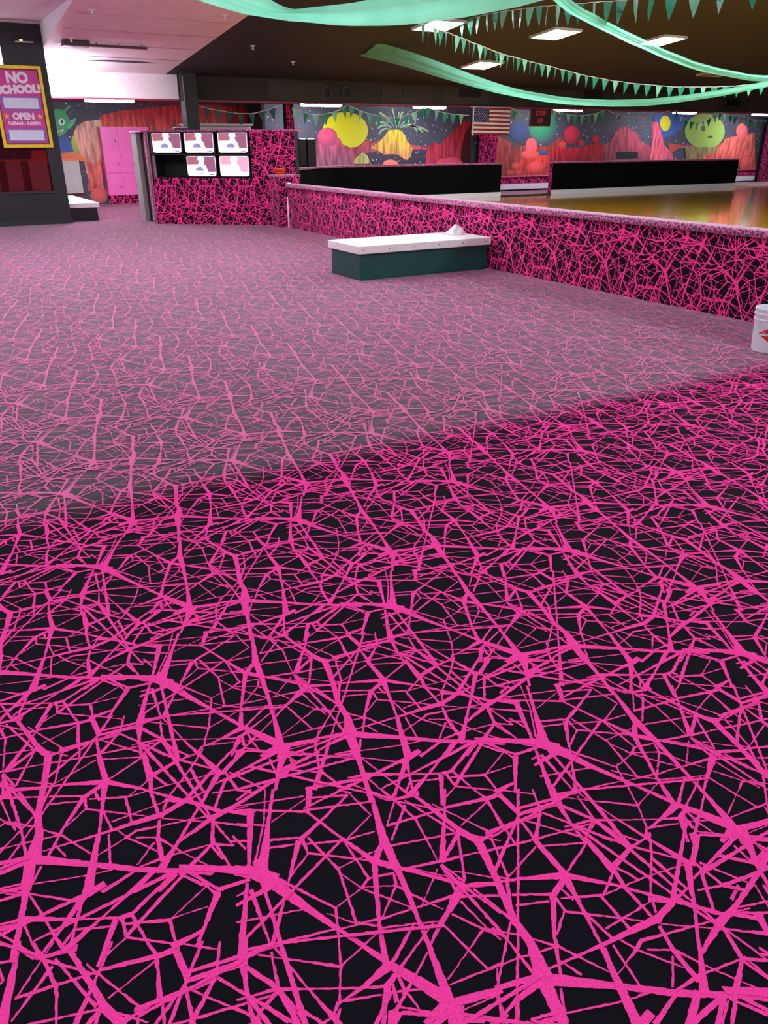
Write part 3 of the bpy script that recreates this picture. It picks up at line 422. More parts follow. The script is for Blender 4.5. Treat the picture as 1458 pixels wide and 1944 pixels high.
SWAGS = {'A': ([(2.6, 11.21, 3.59), (2.76, 11.11, 3.52), (2.99, 10.98, 3.42), (3.2, 10.86, 3.34), (3.35, 10.77, 3.28), (3.51, 10.68, 3.23), (3.68, 10.58, 3.17), (3.87, 10.47, 3.11), (4.08, 10.35, 3.05), (4.3, 10.22, 3.01), (4.54, 10.08, 2.97), (4.78, 9.95, 2.95), (4.99, 9.82, 2.92), (5.18, 9.71, 2.91), (5.37, 9.6, 2.91), (5.54, 9.49, 2.91), (5.71, 9.39, 2.92), (5.91, 9.3, 2.94), (6.16, 9.23, 2.98), (6.43, 9.16, 3.02), (6.68, 9.1, 3.07), (6.92, 9.05, 3.12), (7.16, 8.99, 3.17), (7.42, 8.92, 3.24), (7.7, 8.83, 3.31), (8.0, 8.75, 3.39), (8.38, 8.68, 3.5), (8.82, 8.62, 3.64), (9.13, 8.58, 3.75)], [(3.42, 10.73, 3.74), (3.58, 10.64, 3.66), (3.81, 10.5, 3.54), (4.01, 10.39, 3.44), (4.17, 10.3, 3.33), (4.3, 10.22, 3.24), (4.41, 10.16, 3.17), (4.48, 10.11, 3.13), (4.55, 10.07, 3.11), (4.64, 10.04, 3.1), (4.72, 10.03, 3.11), (4.84, 10.01, 3.13), (5.02, 9.98, 3.15), (5.24, 9.94, 3.18), (5.46, 9.89, 3.22), (5.68, 9.85, 3.27), (5.89, 9.81, 3.32), (6.12, 9.76, 3.37), (6.36, 9.71, 3.43), (6.6, 9.65, 3.5), (6.85, 9.59, 3.56), (7.09, 9.54, 3.62), (7.34, 9.48, 3.68), (7.59, 9.38, 3.74), (7.84, 9.26, 3.8), (8.12, 9.14, 3.87), (8.5, 9.06, 3.97), (8.94, 9.0, 4.1), (9.27, 8.96, 4.19)]), 'B': ([(10.47, 19.25, 3.58), (10.63, 19.04, 3.52), (10.88, 18.74, 3.44), (11.12, 18.42, 3.35), (11.35, 18.12, 3.25), (11.58, 17.81, 3.14), (11.81, 17.48, 3.03), (12.03, 17.11, 2.92), (12.24, 16.73, 2.81), (12.45, 16.33, 2.7), (12.67, 15.94, 2.61), (12.89, 15.55, 2.53), (13.12, 15.16, 2.46), (13.36, 14.78, 2.41), (13.63, 14.41, 2.38), (13.89, 14.05, 2.36), (14.09, 13.67, 2.35), (14.24, 13.28, 2.36), (14.36, 12.9, 2.38), (14.5, 12.55, 2.42), (14.67, 12.22, 2.46), (14.84, 11.91, 2.51), (14.98, 11.61, 2.56), (15.08, 11.33, 2.61), (15.17, 11.05, 2.66), (15.3, 10.76, 2.72), (15.5, 10.39, 2.83), (15.7, 10.03, 2.95), (15.84, 9.77, 3.03)], [(10.31, 18.07, 3.72), (10.51, 17.96, 3.68), (10.79, 17.82, 3.6), (11.07, 17.63, 3.51), (11.33, 17.4, 3.4), (11.59, 17.14, 3.28), (11.84, 16.86, 3.15), (12.07, 16.59, 3.03), (12.3, 16.32, 2.92), (12.53, 16.03, 2.81), (12.74, 15.71, 2.72), (12.95, 15.37, 2.65), (13.15, 15.02, 2.58), (13.37, 14.67, 2.53), (13.6, 14.33, 2.5), (13.81, 13.98, 2.48), (14.0, 13.61, 2.48), (14.14, 13.22, 2.48), (14.26, 12.84, 2.5), (14.41, 12.49, 2.53), (14.57, 12.16, 2.57), (14.74, 11.85, 2.61), (14.88, 11.56, 2.66), (14.98, 11.27, 2.7), (15.07, 11.0, 2.74), (15.19, 10.7, 2.81), (15.39, 10.34, 2.92), (15.59, 9.98, 3.04), (15.73, 9.73, 3.12)]), 'C': ([(8.26, 10.24, 3.84), (8.37, 10.25, 3.76), (8.54, 10.26, 3.65), (8.73, 10.27, 3.54), (8.89, 10.28, 3.47), (9.02, 10.28, 3.41), (9.18, 10.29, 3.36), (9.39, 10.3, 3.31), (9.69, 10.3, 3.23), (10.04, 10.3, 3.15), (10.41, 10.31, 3.06), (10.79, 10.33, 2.99), (11.2, 10.37, 2.91), (11.62, 10.4, 2.84), (12.03, 10.44, 2.78), (12.41, 10.49, 2.74), (12.78, 10.55, 2.72), (13.16, 10.59, 2.7), (13.57, 10.65, 2.68), (13.99, 10.7, 2.66), (14.42, 10.72, 2.66), (14.88, 10.63, 2.69), (15.41, 10.41, 2.76), (15.92, 10.16, 2.84), (16.27, 9.99, 2.89)], [(8.44, 10.13, 3.87), (8.56, 10.14, 3.79), (8.74, 10.15, 3.68), (8.92, 10.16, 3.57), (9.08, 10.16, 3.49), (9.21, 10.18, 3.45), (9.35, 10.19, 3.41), (9.55, 10.2, 3.37), (9.83, 10.22, 3.3), (10.16, 10.23, 3.22), (10.51, 10.25, 3.15), (10.88, 10.28, 3.08), (11.28, 10.32, 3.0), (11.69, 10.36, 2.94), (12.09, 10.41, 2.88), (12.45, 10.47, 2.85), (12.82, 10.53, 2.82), (13.19, 10.58, 2.8), (13.58, 10.64, 2.78), (13.98, 10.7, 2.76), (14.4, 10.72, 2.76), (14.86, 10.64, 2.79), (15.39, 10.43, 2.86), (15.89, 10.18, 2.94), (16.25, 10.0, 2.99)])}
STRINGS = {'near': [(11.2, 16.16, 3.95), (11.19, 16.12, 3.95), (11.18, 16.08, 3.96), (11.17, 16.03, 3.96), (11.16, 15.97, 3.97), (11.15, 15.9, 3.97), (11.13, 15.81, 3.97), (11.11, 15.71, 3.97), (11.09, 15.6, 3.97), (11.07, 15.46, 3.97), (11.04, 15.3, 3.97), (11.01, 15.13, 3.96), (10.97, 14.94, 3.96), (10.93, 14.73, 3.95), (10.89, 14.52, 3.94), (10.84, 14.3, 3.93), (10.79, 14.08, 3.92), (10.74, 13.85, 3.9), (10.68, 13.6, 3.88), (10.61, 13.34, 3.86), (10.54, 13.07, 3.84), (10.46, 12.79, 3.81), (10.38, 12.51, 3.79), (10.3, 12.24, 3.76), (10.22, 11.99, 3.73), (10.16, 11.75, 3.71), (10.1, 11.55, 3.69), (10.05, 11.35, 3.67), (10.01, 11.17, 3.65), (9.97, 11.0, 3.63), (9.94, 10.84, 3.61), (9.91, 10.68, 3.6), (9.87, 10.53, 3.58), (9.84, 10.37, 3.57), (9.81, 10.22, 3.55), (9.77, 10.06, 3.53), (9.73, 9.91, 3.52), (9.69, 9.76, 3.5), (9.65, 9.61, 3.49), (9.61, 9.47, 3.48), (9.57, 9.33, 3.46), (9.54, 9.19, 3.45), (9.52, 9.07, 3.44), (9.5, 8.94, 3.43), (9.49, 8.83, 3.43), (9.48, 8.71, 3.42), (9.47, 8.61, 3.42), (9.47, 8.5, 3.41), (9.47, 8.4, 3.41), (9.47, 8.3, 3.41), (9.48, 8.2, 3.41), (9.49, 8.1, 3.4), (9.5, 7.99, 3.4), (9.52, 7.88, 3.41), (9.55, 7.77, 3.41), (9.57, 7.67, 3.41), (9.6, 7.57, 3.41), (9.62, 7.48, 3.42), (9.63, 7.41, 3.42), (9.64, 7.36, 3.42)], 'mid': [(7.01, 11.42, 3.28), (7.04, 11.44, 3.28), (7.07, 11.45, 3.28), (7.12, 11.47, 3.28), (7.16, 11.49, 3.27), (7.22, 11.52, 3.27), (7.28, 11.55, 3.27), (7.35, 11.59, 3.27), (7.42, 11.64, 3.27), (7.51, 11.7, 3.27), (7.61, 11.77, 3.27), (7.72, 11.84, 3.27), (7.83, 11.92, 3.27), (7.95, 12.01, 3.27), (8.08, 12.09, 3.27), (8.2, 12.18, 3.27), (8.32, 12.26, 3.27), (8.44, 12.33, 3.27), (8.55, 12.41, 3.26), (8.66, 12.48, 3.26), (8.78, 12.55, 3.25), (8.9, 12.62, 3.25), (9.02, 12.69, 3.24), (9.14, 12.77, 3.23), (9.27, 12.85, 3.22), (9.41, 12.93, 3.22), (9.55, 13.01, 3.21), (9.69, 13.09, 3.2), (9.84, 13.17, 3.19), (9.99, 13.26, 3.18), (10.14, 13.34, 3.17), (10.31, 13.43, 3.16), (10.48, 13.51, 3.15), (10.66, 13.6, 3.14), (10.85, 13.69, 3.14), (11.05, 13.78, 3.13), (11.26, 13.87, 3.12), (11.47, 13.97, 3.11), (11.68, 14.05, 3.1), (11.89, 14.13, 3.09), (12.09, 14.19, 3.08), (12.27, 14.24, 3.07), (12.45, 14.28, 3.05), (12.63, 14.32, 3.03), (12.8, 14.34, 3.02), (12.96, 14.36, 3.0), (13.12, 14.37, 2.98), (13.28, 14.38, 2.96), (13.42, 14.37, 2.94), (13.57, 14.36, 2.93), (13.7, 14.34, 2.91), (13.82, 14.31, 2.9), (13.94, 14.27, 2.88), (14.05, 14.23, 2.86), (14.16, 14.18, 2.85), (14.27, 14.13, 2.84), (14.38, 14.08, 2.82), (14.5, 14.03, 2.81), (14.61, 13.97, 2.8), (14.72, 13.91, 2.79), (14.84, 13.84, 2.78), (14.95, 13.77, 2.77), (15.06, 13.7, 2.76), (15.17, 13.63, 2.75), (15.28, 13.57, 2.74), (15.39, 13.5, 2.74), (15.51, 13.44, 2.74), (15.63, 13.37, 2.74), (15.74, 13.31, 2.74), (15.86, 13.25, 2.74), (15.97, 13.18, 2.74), (16.08, 13.12, 2.74), (16.18, 13.05, 2.75), (16.28, 12.99, 2.75), (16.37, 12.92, 2.75), (16.45, 12.85, 2.76), (16.52, 12.78, 2.77), (16.59, 12.7, 2.77), (16.65, 12.63, 2.78), (16.72, 12.56, 2.79), (16.79, 12.49, 2.8), (16.86, 12.42, 2.82), (16.94, 12.34, 2.83), (17.02, 12.26, 2.85), (17.11, 12.18, 2.87), (17.19, 12.1, 2.89), (17.27, 12.02, 2.91), (17.34, 11.95, 2.93), (17.4, 11.89, 2.95), (17.45, 11.85, 2.96)]}
FAR_STRINGS = [[(7.18, 22.45, 2.6), (7.27, 22.45, 2.58), (7.38, 22.45, 2.55), (7.52, 22.45, 2.52), (7.67, 22.45, 2.48), (7.85, 22.45, 2.46), (8.06, 22.45, 2.43), (8.29, 22.45, 2.4), (8.5, 22.45, 2.38), (8.68, 22.45, 2.38), (8.84, 22.45, 2.38), (8.98, 22.45, 2.4), (9.11, 22.45, 2.43), (9.25, 22.45, 2.46), (9.4, 22.45, 2.49), (9.54, 22.45, 2.54), (9.67, 22.45, 2.58), (9.76, 22.45, 2.61)], [(10.06, 22.45, 2.55), (10.11, 22.45, 2.53), (10.19, 22.45, 2.5), (10.29, 22.45, 2.47), (10.38, 22.45, 2.44), (10.47, 22.45, 2.42), (10.56, 22.45, 2.4), (10.65, 22.45, 2.39), (10.76, 22.45, 2.38), (10.88, 22.45, 2.38), (11.01, 22.45, 2.39), (11.16, 22.45, 2.41), (11.31, 22.45, 2.44), (11.43, 22.45, 2.47), (11.56, 22.45, 2.52), (11.67, 22.45, 2.57), (11.77, 22.45, 2.62), (11.84, 22.45, 2.65)], [(11.84, 22.45, 2.65), (11.93, 22.45, 2.61), (12.06, 22.45, 2.57), (12.22, 22.45, 2.51), (12.4, 22.45, 2.46), (12.59, 22.45, 2.42), (12.8, 22.45, 2.38), (13.03, 22.45, 2.35), (13.25, 22.45, 2.33), (13.43, 22.45, 2.33), (13.6, 22.45, 2.34), (13.75, 22.45, 2.38), (13.89, 22.45, 2.42), (14.03, 22.45, 2.45), (14.17, 22.45, 2.5), (14.3, 22.45, 2.55), (14.42, 22.45, 2.6), (14.5, 22.45, 2.64)], [(14.5, 22.45, 2.64), (14.56, 22.45, 2.62), (14.65, 22.45, 2.6), (14.76, 22.45, 2.58), (14.87, 22.45, 2.55), (14.98, 22.45, 2.53), (15.08, 22.45, 2.51), (15.17, 22.45, 2.5), (15.26, 22.45, 2.48), (15.36, 22.45, 2.47), (15.45, 22.45, 2.46), (15.55, 22.45, 2.45), (15.65, 22.45, 2.45), (15.77, 22.45, 2.44), (15.9, 22.45, 2.44), (16.02, 22.45, 2.43), (16.12, 22.45, 2.43), (16.19, 22.45, 2.43)], [(17.86, 22.45, 2.65), (17.88, 22.45, 2.64), (17.9, 22.45, 2.63), (17.94, 22.45, 2.62), (17.97, 22.45, 2.6), (18.01, 22.45, 2.59), (18.05, 22.45, 2.57), (18.09, 22.45, 2.55), (18.13, 22.45, 2.54), (18.17, 22.45, 2.52), (18.2, 22.45, 2.5), (18.24, 22.45, 2.47), (18.28, 22.45, 2.45), (18.32, 22.45, 2.42), (18.35, 22.45, 2.4), (18.38, 22.45, 2.38), (18.41, 22.45, 2.36), (18.43, 22.45, 2.35)], [(19.55, 22.45, 2.64), (19.63, 22.45, 2.62), (19.76, 22.45, 2.59), (19.9, 22.45, 2.55), (20.04, 22.45, 2.53), (20.17, 22.45, 2.51), (20.31, 22.45, 2.5), (20.45, 22.45, 2.49), (20.6, 22.45, 2.48), (20.75, 22.45, 2.48), (20.92, 22.45, 2.48), (21.09, 22.45, 2.49), (21.27, 22.45, 2.51), (21.43, 22.45, 2.53), (21.61, 22.45, 2.56), (21.78, 22.45, 2.61), (21.93, 22.45, 2.65), (22.04, 22.45, 2.68)], [(22.04, 22.45, 2.68), (22.13, 22.45, 2.65), (22.27, 22.45, 2.6), (22.44, 22.45, 2.55), (22.61, 22.45, 2.51), (22.77, 22.45, 2.49), (22.95, 22.45, 2.47), (23.14, 22.45, 2.46), (23.33, 22.45, 2.46), (23.53, 22.45, 2.47), (23.75, 22.45, 2.47), (23.97, 22.45, 2.49), (24.19, 22.45, 2.51), (24.41, 22.45, 2.53), (24.64, 22.45, 2.57), (24.88, 22.45, 2.63), (25.09, 22.45, 2.67), (25.24, 22.45, 2.71)], [(25.46, 22.45, 2.71), (25.53, 22.45, 2.67), (25.61, 22.45, 2.61), (25.72, 22.45, 2.55), (25.85, 22.45, 2.49), (26.01, 22.45, 2.44), (26.2, 22.45, 2.38), (26.41, 22.45, 2.34), (26.61, 22.45, 2.31), (26.79, 22.45, 2.3), (26.95, 22.45, 2.32), (27.1, 22.45, 2.36), (27.25, 22.45, 2.4), (27.38, 22.45, 2.45), (27.5, 22.45, 2.51), (27.62, 22.45, 2.58), (27.72, 22.45, 2.65), (27.79, 22.45, 2.69)], [(27.79, 22.45, 2.69), (27.99, 22.45, 2.66), (28.28, 22.45, 2.62), (28.62, 22.45, 2.57), (28.93, 22.45, 2.53), (29.18, 22.45, 2.5), (29.41, 22.45, 2.48), (29.64, 22.45, 2.46), (29.86, 22.45, 2.45), (30.08, 22.45, 2.44), (30.32, 22.45, 2.43), (30.55, 22.45, 2.43), (30.78, 22.45, 2.43), (31.0, 22.45, 2.46), (31.25, 22.45, 2.52), (31.49, 22.45, 2.59), (31.71, 22.45, 2.66), (31.86, 22.45, 2.71)]]
REP_X, REP_Y = 0.9187, 0.9003
CELL = []
for t in QUADS.split():
    v = [int(q) / 2000.0 for q in t.split(',')]
    CELL.append([(v[0] * REP_X, v[1] * REP_Y), (v[2] * REP_X, v[3] * REP_Y), (v[4] * REP_X, v[5] * REP_Y), (v[6] * REP_X, v[7] * REP_Y)])

def clip(poly, u0, u1, v0, v1):
    for ax, lim, sg in ((0, u0, 1), (0, u1, -1), (1, v0, 1), (1, v1, -1)):
        out = []
        for i in range(len(poly)):
            a, b = poly[i], poly[(i + 1) % len(poly)]
            da, db = sg * (a[ax] - lim), sg * (b[ax] - lim)
            if da >= 0: out.append(a)
            if (da >= 0) != (db >= 0):
                t = da / (da - db)
                out.append((a[0] + (b[0] - a[0]) * t, a[1] + (b[1] - a[1]) * t))
        poly = out
        if len(poly) < 3: return None
    return poly

def web(u0, u1, v0, v1, ou, ov, keep=None):
    res = []
    for i in range(math.floor((u0 - ou) / REP_X) - 1, math.ceil((u1 - ou) / REP_X) + 1):
        for j in range(math.floor((v0 - ov) / REP_Y) - 1, math.ceil((v1 - ov) / REP_Y) + 1):
            cu, cv = ou + i * REP_X, ov + j * REP_Y
            if keep and not keep(cu + REP_X / 2, cv + REP_Y / 2): continue
            for k, q in enumerate(CELL):
                p = [(a + cu, b + cv) for a, b in q]
                xs = [a[0] for a in p]; ys = [a[1] for a in p]
                if max(xs) <= u0 or min(xs) >= u1 or max(ys) <= v0 or min(ys) >= v1: continue
                if min(xs) < u0 or max(xs) > u1 or min(ys) < v0 or max(ys) > v1:
                    p = clip(p, u0, u1, v0, v1)
                    if p is None: continue
                res.append((p, k))
    return res

def carpet_mats(name, base, fig, sheen, faded=None):
    """pile carpet: ground yarn and figure yarn; an optional second, worn breadth beyond the roll seam"""
    pair = []
    for nm, c, f in (('ground', base, faded and faded[0]), ('figure', fig, faded and faded[1])):
        mt, nt, b = nodes_of('carpet_%s_%s' % (name, nm))
        tc = nt.nodes.new('ShaderNodeTexCoord')
        nz = nt.nodes.new('ShaderNodeTexNoise')
        nz.inputs['Scale'].default_value = 260.0
        nz.inputs['Detail'].default_value = 2
        nt.links.new(tc.outputs['Object'], nz.inputs['Vector'])
        mr = nt.nodes.new('ShaderNodeMapRange')
        mr.inputs[1].default_value = 0.3; mr.inputs[2].default_value = 0.7
        mr.inputs[3].default_value = 0.82; mr.inputs[4].default_value = 1.14
        nt.links.new(nz.outputs['Fac'], mr.inputs[0])
        col = nt.nodes.new('ShaderNodeMix'); col.data_type = 'RGBA'
        col.inputs[6].default_value = lin(c)
        col.inputs[7].default_value = lin(f if f else c)
        col.inputs[0].default_value = 0.0
        b.inputs['Sheen Weight'].default_value = sheen
        b.inputs['Sheen Roughness'].default_value = 0.3
        b.inputs['Sheen Tint'].default_value = lin((255, 222, 240))
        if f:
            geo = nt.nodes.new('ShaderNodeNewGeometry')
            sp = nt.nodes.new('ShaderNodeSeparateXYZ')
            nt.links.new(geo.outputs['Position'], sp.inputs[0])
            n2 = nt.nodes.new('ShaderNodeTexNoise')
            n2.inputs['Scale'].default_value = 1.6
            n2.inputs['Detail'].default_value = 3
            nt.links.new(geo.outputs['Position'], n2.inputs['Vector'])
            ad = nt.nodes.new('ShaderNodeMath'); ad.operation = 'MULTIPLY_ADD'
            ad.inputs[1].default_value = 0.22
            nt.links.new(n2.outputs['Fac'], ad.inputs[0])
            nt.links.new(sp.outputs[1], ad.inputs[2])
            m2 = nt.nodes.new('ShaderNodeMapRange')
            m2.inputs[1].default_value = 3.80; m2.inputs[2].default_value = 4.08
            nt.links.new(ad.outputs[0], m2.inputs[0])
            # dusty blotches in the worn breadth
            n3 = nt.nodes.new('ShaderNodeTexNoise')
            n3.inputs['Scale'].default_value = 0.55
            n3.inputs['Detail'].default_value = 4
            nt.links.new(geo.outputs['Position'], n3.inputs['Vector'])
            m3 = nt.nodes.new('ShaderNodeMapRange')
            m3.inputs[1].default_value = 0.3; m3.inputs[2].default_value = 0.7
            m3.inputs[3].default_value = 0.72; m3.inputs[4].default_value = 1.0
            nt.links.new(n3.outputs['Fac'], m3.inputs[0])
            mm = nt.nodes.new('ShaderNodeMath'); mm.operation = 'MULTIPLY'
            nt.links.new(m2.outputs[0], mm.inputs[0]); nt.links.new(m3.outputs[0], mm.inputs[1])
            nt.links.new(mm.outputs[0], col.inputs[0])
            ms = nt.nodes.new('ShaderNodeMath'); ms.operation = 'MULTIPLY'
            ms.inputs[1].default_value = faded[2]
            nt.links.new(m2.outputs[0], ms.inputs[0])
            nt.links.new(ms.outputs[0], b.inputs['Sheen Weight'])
        sc = nt.nodes.new('ShaderNodeVectorMath'); sc.operation = 'SCALE'
        nt.links.new(col.outputs[2], sc.inputs[0])
        nt.links.new(mr.outputs[0], sc.inputs['Scale'])
        nt.links.new(sc.outputs[0], b.inputs['Base Color'])
        b.inputs['Roughness'].default_value = 0.95
        b.inputs['Specular IOR Level'].default_value = 0.08
        pair.append(mt)
    return pair

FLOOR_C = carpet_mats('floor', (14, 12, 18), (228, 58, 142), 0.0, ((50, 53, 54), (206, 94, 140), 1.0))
WALL_C = carpet_mats('wall', (22, 14, 22), (255, 66, 150), 0.8)

def carpet_panel(name, o, u, ulen, vlen, parent, ou=0.0, ov=0.0, mats=None, v=Z, lift=0.001):
    """a flat face dressed in the carpet, ground plus woven figure"""
    o, u, v = Vector(o), Vector(u).normalized(), Vector(v).normalized()
    n = u.cross(v)
    V = [o, o + u * ulen, o + u * ulen + v * vlen, o + v * vlen]
    V = [p + n * lift for p in V]
    F = [[0, 1, 2, 3]]; M = [0]
    for p, k in web(0, ulen, 0, vlen, ou, ov):
        b = len(V)
        V += [o + u * x + v * y + n * (lift + 0.0012 + k * 0.000009) for x, y in p]
        F.append(list(range(b, b + len(p)))); M.append(1)
    ob = make(name, (V, F, M), mats or WALL_C, parent)
    return ob

# ================================================================ THE SETTING
RX0 = 7.2            # face of the carpeted half wall
# ---- carpet floor
V = [(-6, -6, 0), (36, -6, 0), (36, 26.4, 0), (-6, 26.4, 0)]
F = [[0, 1, 2, 3]]; M = [0]
def near_view(x, y):
    d = math.hypot(x, y)
    if d < 3.2: return True
    a = math.degrees(math.atan2(x, y)) - 30.09
    return abs(a) < 36 + 60 / d and not (x > 7.9 and y < 21)
frng = random.Random(8)
def frayed(p):
    """split a strip along its length and roughen both edges by a millimetre or so, like cut pile"""
    a0, a1, b1, b0 = p
    n = max(1, int(math.hypot(a0[0] - b0[0], a0[1] - b0[1]) / 0.009))
    L_, R_ = [], []
    for i in range(n + 1):
        f = i / n
        l = (a0[0] + (b0[0] - a0[0]) * f, a0[1] + (b0[1] - a0[1]) * f)
        r = (a1[0] + (b1[0] - a1[0]) * f, a1[1] + (b1[1] - a1[1]) * f)
        dx, dy = l[0] - r[0], l[1] - r[1]
        w = math.hypot(dx, dy) or 1e-6
        j1, j2 = frng.gauss(0, 0.0007) / w, frng.gauss(0, 0.0007) / w
        L_.append((l[0] + dx * j1, l[1] + dy * j1)); R_.append((r[0] + dx * j2, r[1] + dy * j2))
    return L_, R_
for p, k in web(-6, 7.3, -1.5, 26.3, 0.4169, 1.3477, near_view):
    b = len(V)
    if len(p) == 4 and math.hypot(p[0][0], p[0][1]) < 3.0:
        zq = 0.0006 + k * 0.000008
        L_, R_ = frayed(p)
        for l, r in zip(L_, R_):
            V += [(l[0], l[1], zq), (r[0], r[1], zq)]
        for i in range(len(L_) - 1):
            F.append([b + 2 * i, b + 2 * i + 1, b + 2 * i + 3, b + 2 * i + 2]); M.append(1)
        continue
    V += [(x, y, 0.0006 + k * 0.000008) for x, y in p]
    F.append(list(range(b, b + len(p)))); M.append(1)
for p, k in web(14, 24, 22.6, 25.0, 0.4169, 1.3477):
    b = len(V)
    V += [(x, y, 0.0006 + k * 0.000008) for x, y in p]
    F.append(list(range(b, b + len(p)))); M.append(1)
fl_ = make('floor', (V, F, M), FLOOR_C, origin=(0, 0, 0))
tag(fl_, 'black carpet with a hot pink spider web figure, faded grey beyond the seam', kind='structure')

# ---- rink floor: glossy golden maple
mt, nt, b = nodes_of('rink_maple')
tc = nt.nodes.new('ShaderNodeTexCoord')
mp = nt.nodes.new('ShaderNodeMapping'); mp.inputs['Scale'].default_value = (0.5, 14.0, 1)
nt.links.new(tc.outputs['Object'], mp.inputs[0])
nz = nt.nodes.new('ShaderNodeTexNoise'); nz.inputs['Scale'].default_value = 1.2; nz.inputs['Detail'].default_value = 3
nt.links.new(mp.outputs[0], nz.inputs['Vector'])
mx = nt.nodes.new('ShaderNodeMix'); mx.data_type = 'RGBA'
mx.inputs[6].default_value = lin((196, 132, 14)); mx.inputs[7].default_value = lin((224, 162, 34))
nt.links.new(nz.outputs['Fac'], mx.inputs[0]); nt.links.new(mx.outputs[2], b.inputs['Base Color'])
b.inputs['Roughness'].default_value = 0.12
b.inputs['Coat Weight'].default_value = 0.6; b.inputs['Coat Roughness'].default_value = 0.06
RINK = mt
arc = [(7.42, 16.6), (7.62, 17.4), (7.95, 18.3), (8.40, 19.25), (8.95, 20.15), (9.60, 20.95), (10.35, 21.62), (11.2, 22.1), (12.1, 22.3)]
poly = [(7.38, -6), (33, -6), (33, 22.32)] + [(12.1, 22.32)] + arc[::-1][1:] + [(7.38, 16.6)]
tag(make('floor_rink', prism(poly, -0.05, 0.012), RINK), 'glossy golden wood skating rink floor', kind='structure')

# ---- room shell
DARKWALL = mat('dark_wall_paint', (52, 46, 46), 0.8)
tag(make('wall_left', box(-6.2, -6, -6, 26.4, 0, 5.2), mat('mauve_wall_paint', (205, 190, 196), 0.8)), kind='structure')
tag(make('wall_back', box(-6.2, 36.2, -6.2, -6, 0, 5.2), mat('mauve_wall_paint', (205, 190, 196), 0.8)), kind='structure')
tag(make('wall_right', box(36, 36.2, -6, 26.4, 0, 5.2), DARKWALL), kind='structure')

# ---- ceiling: pitched roof liner, dark over the rink, white over the lounge
def cz(y):
    return 3.25 + 0.105 * (22.5 - y) if y > 9 else 3.25 + 0.105 * 13.5 - 0.105 * (9 - y) * 0.6
CDARK = mat('dark_ceiling_paint', (40, 34, 33), 0.75, 0.12, 0.8)
CWHITE = mat('white_ceiling_paint', (246, 234, 238), 0.8, 0.05, 0.9)
def roof(x0, x1, ys, th=0.12):
    bm = bmesh.new()
    prev = None
    for y in ys:
        r = [bm.verts.new(c) for c in ((x0, y, cz(y)), (x1, y, cz(y)), (x1, y, cz(y) + th), (x0, y, cz(y) + th))]
        if prev:
            for i in range(4):
                bm.faces.new((prev[i], prev[(i + 1) % 4], r[(i + 1) % 4], r[i]))
        else:
            bm.faces.new(r)
        prev = r
    bm.faces.new(prev[::-1])
    bmesh.ops.recalc_face_normals(bm, faces=bm.faces)
    return bm
tag(make('ceiling', roof(6.6, 36, [-6, 9, 22.7]), CDARK), 'dark brown painted ceiling over the rink', kind='structure')
lc = make('ceiling_lounge', roof(3.4, 6.6, [-6, 9, 22.7]), CWHITE)
tag(lc, 'white painted ceiling over the lounge', kind='structure')
tag(make('ceiling_high', box(-6, 3.4, -6, 26.4, 3.95, 4.07), CWHITE), kind='structure')
# fascia between the high bay and the pitched ceiling
bm = bmesh.new()
fa = [(y, cz(y)) for y in (15.9, 22.7)]
lo = [bm.verts.new((3.34, y, z - 0.012)) for y, z in fa]; hi = [bm.verts.new((3.34, y, 3.945)) for y, z in fa]
lo2 = [bm.verts.new((3.4, y, z - 0.012)) for y, z in fa]; hi2 = [bm.verts.new((3.4, y, 3.945)) for y, z in fa]
for q in ((lo[0], hi[0], hi[1], lo[1]), (lo2[0], lo2[1], hi2[1], hi2[0]), (lo[0], lo[1], lo2[1], lo2[0]), (hi[0], hi2[0], hi2[1], hi[1]), (lo[0], lo2[0], hi2[0], hi[0]), (lo[1], hi[1], hi2[1], lo2[1])):
    bm.faces.new(q)
tag(make('trim_1', bm, CWHITE), kind='structure')
# plasterboard joints in the lounge ceiling
for y in (17.2, 18.4, 19.6, 20.8):
    j = make('ceiling_joint', box(3.5, 6.58, y - 0.012, y + 0.012, cz(y) - 0.006, cz(y) + 0.002), mat('joint_line', (176, 140, 150), 0.8), lc)

# ---- soffit over the walkway and its low ceiling
YS = 22.5
SOFB = mat('soffit_black', (44, 40, 42), 0.75, 0.1, 1.5)
SOFW = mat('soffit_white', (235, 220, 226), 0.75)
so = make('wall_soffit', box(6.9, 36, YS, YS + 0.18, 2.69, 3.36), SOFB)
tag(so, kind='structure')
for x in (9.4, 13.0, 15.2, 18.8, 22.4, 26.0, 29.6):
    make('soffit_panel', box(x, x + 1.75, YS - 0.012, YS, 2.74, 3.2), mat('soffit_panel_brown', (56, 48, 46), 0.7, 0.1, 2.0), so)
tag(make('wall_soffit_white', box(3.4, 6.9, YS, YS + 0.18, 2.69, 3.5), SOFW), kind='structure')
TRIM = mat('red_trim', (150, 36, 62), 0.5)
tag(make('trim_2', box(3.4, 36, YS - 0.02, YS + 0.2, 2.655, 2.69), TRIM), 'thin red trim under the soffit', kind='structure')
tag(make('ceiling_low', box(-6, 36, YS + 0.18, 26.3, 2.74, 2.85), mat('low_ceiling', (120, 60, 75), 0.7)), kind='structure')

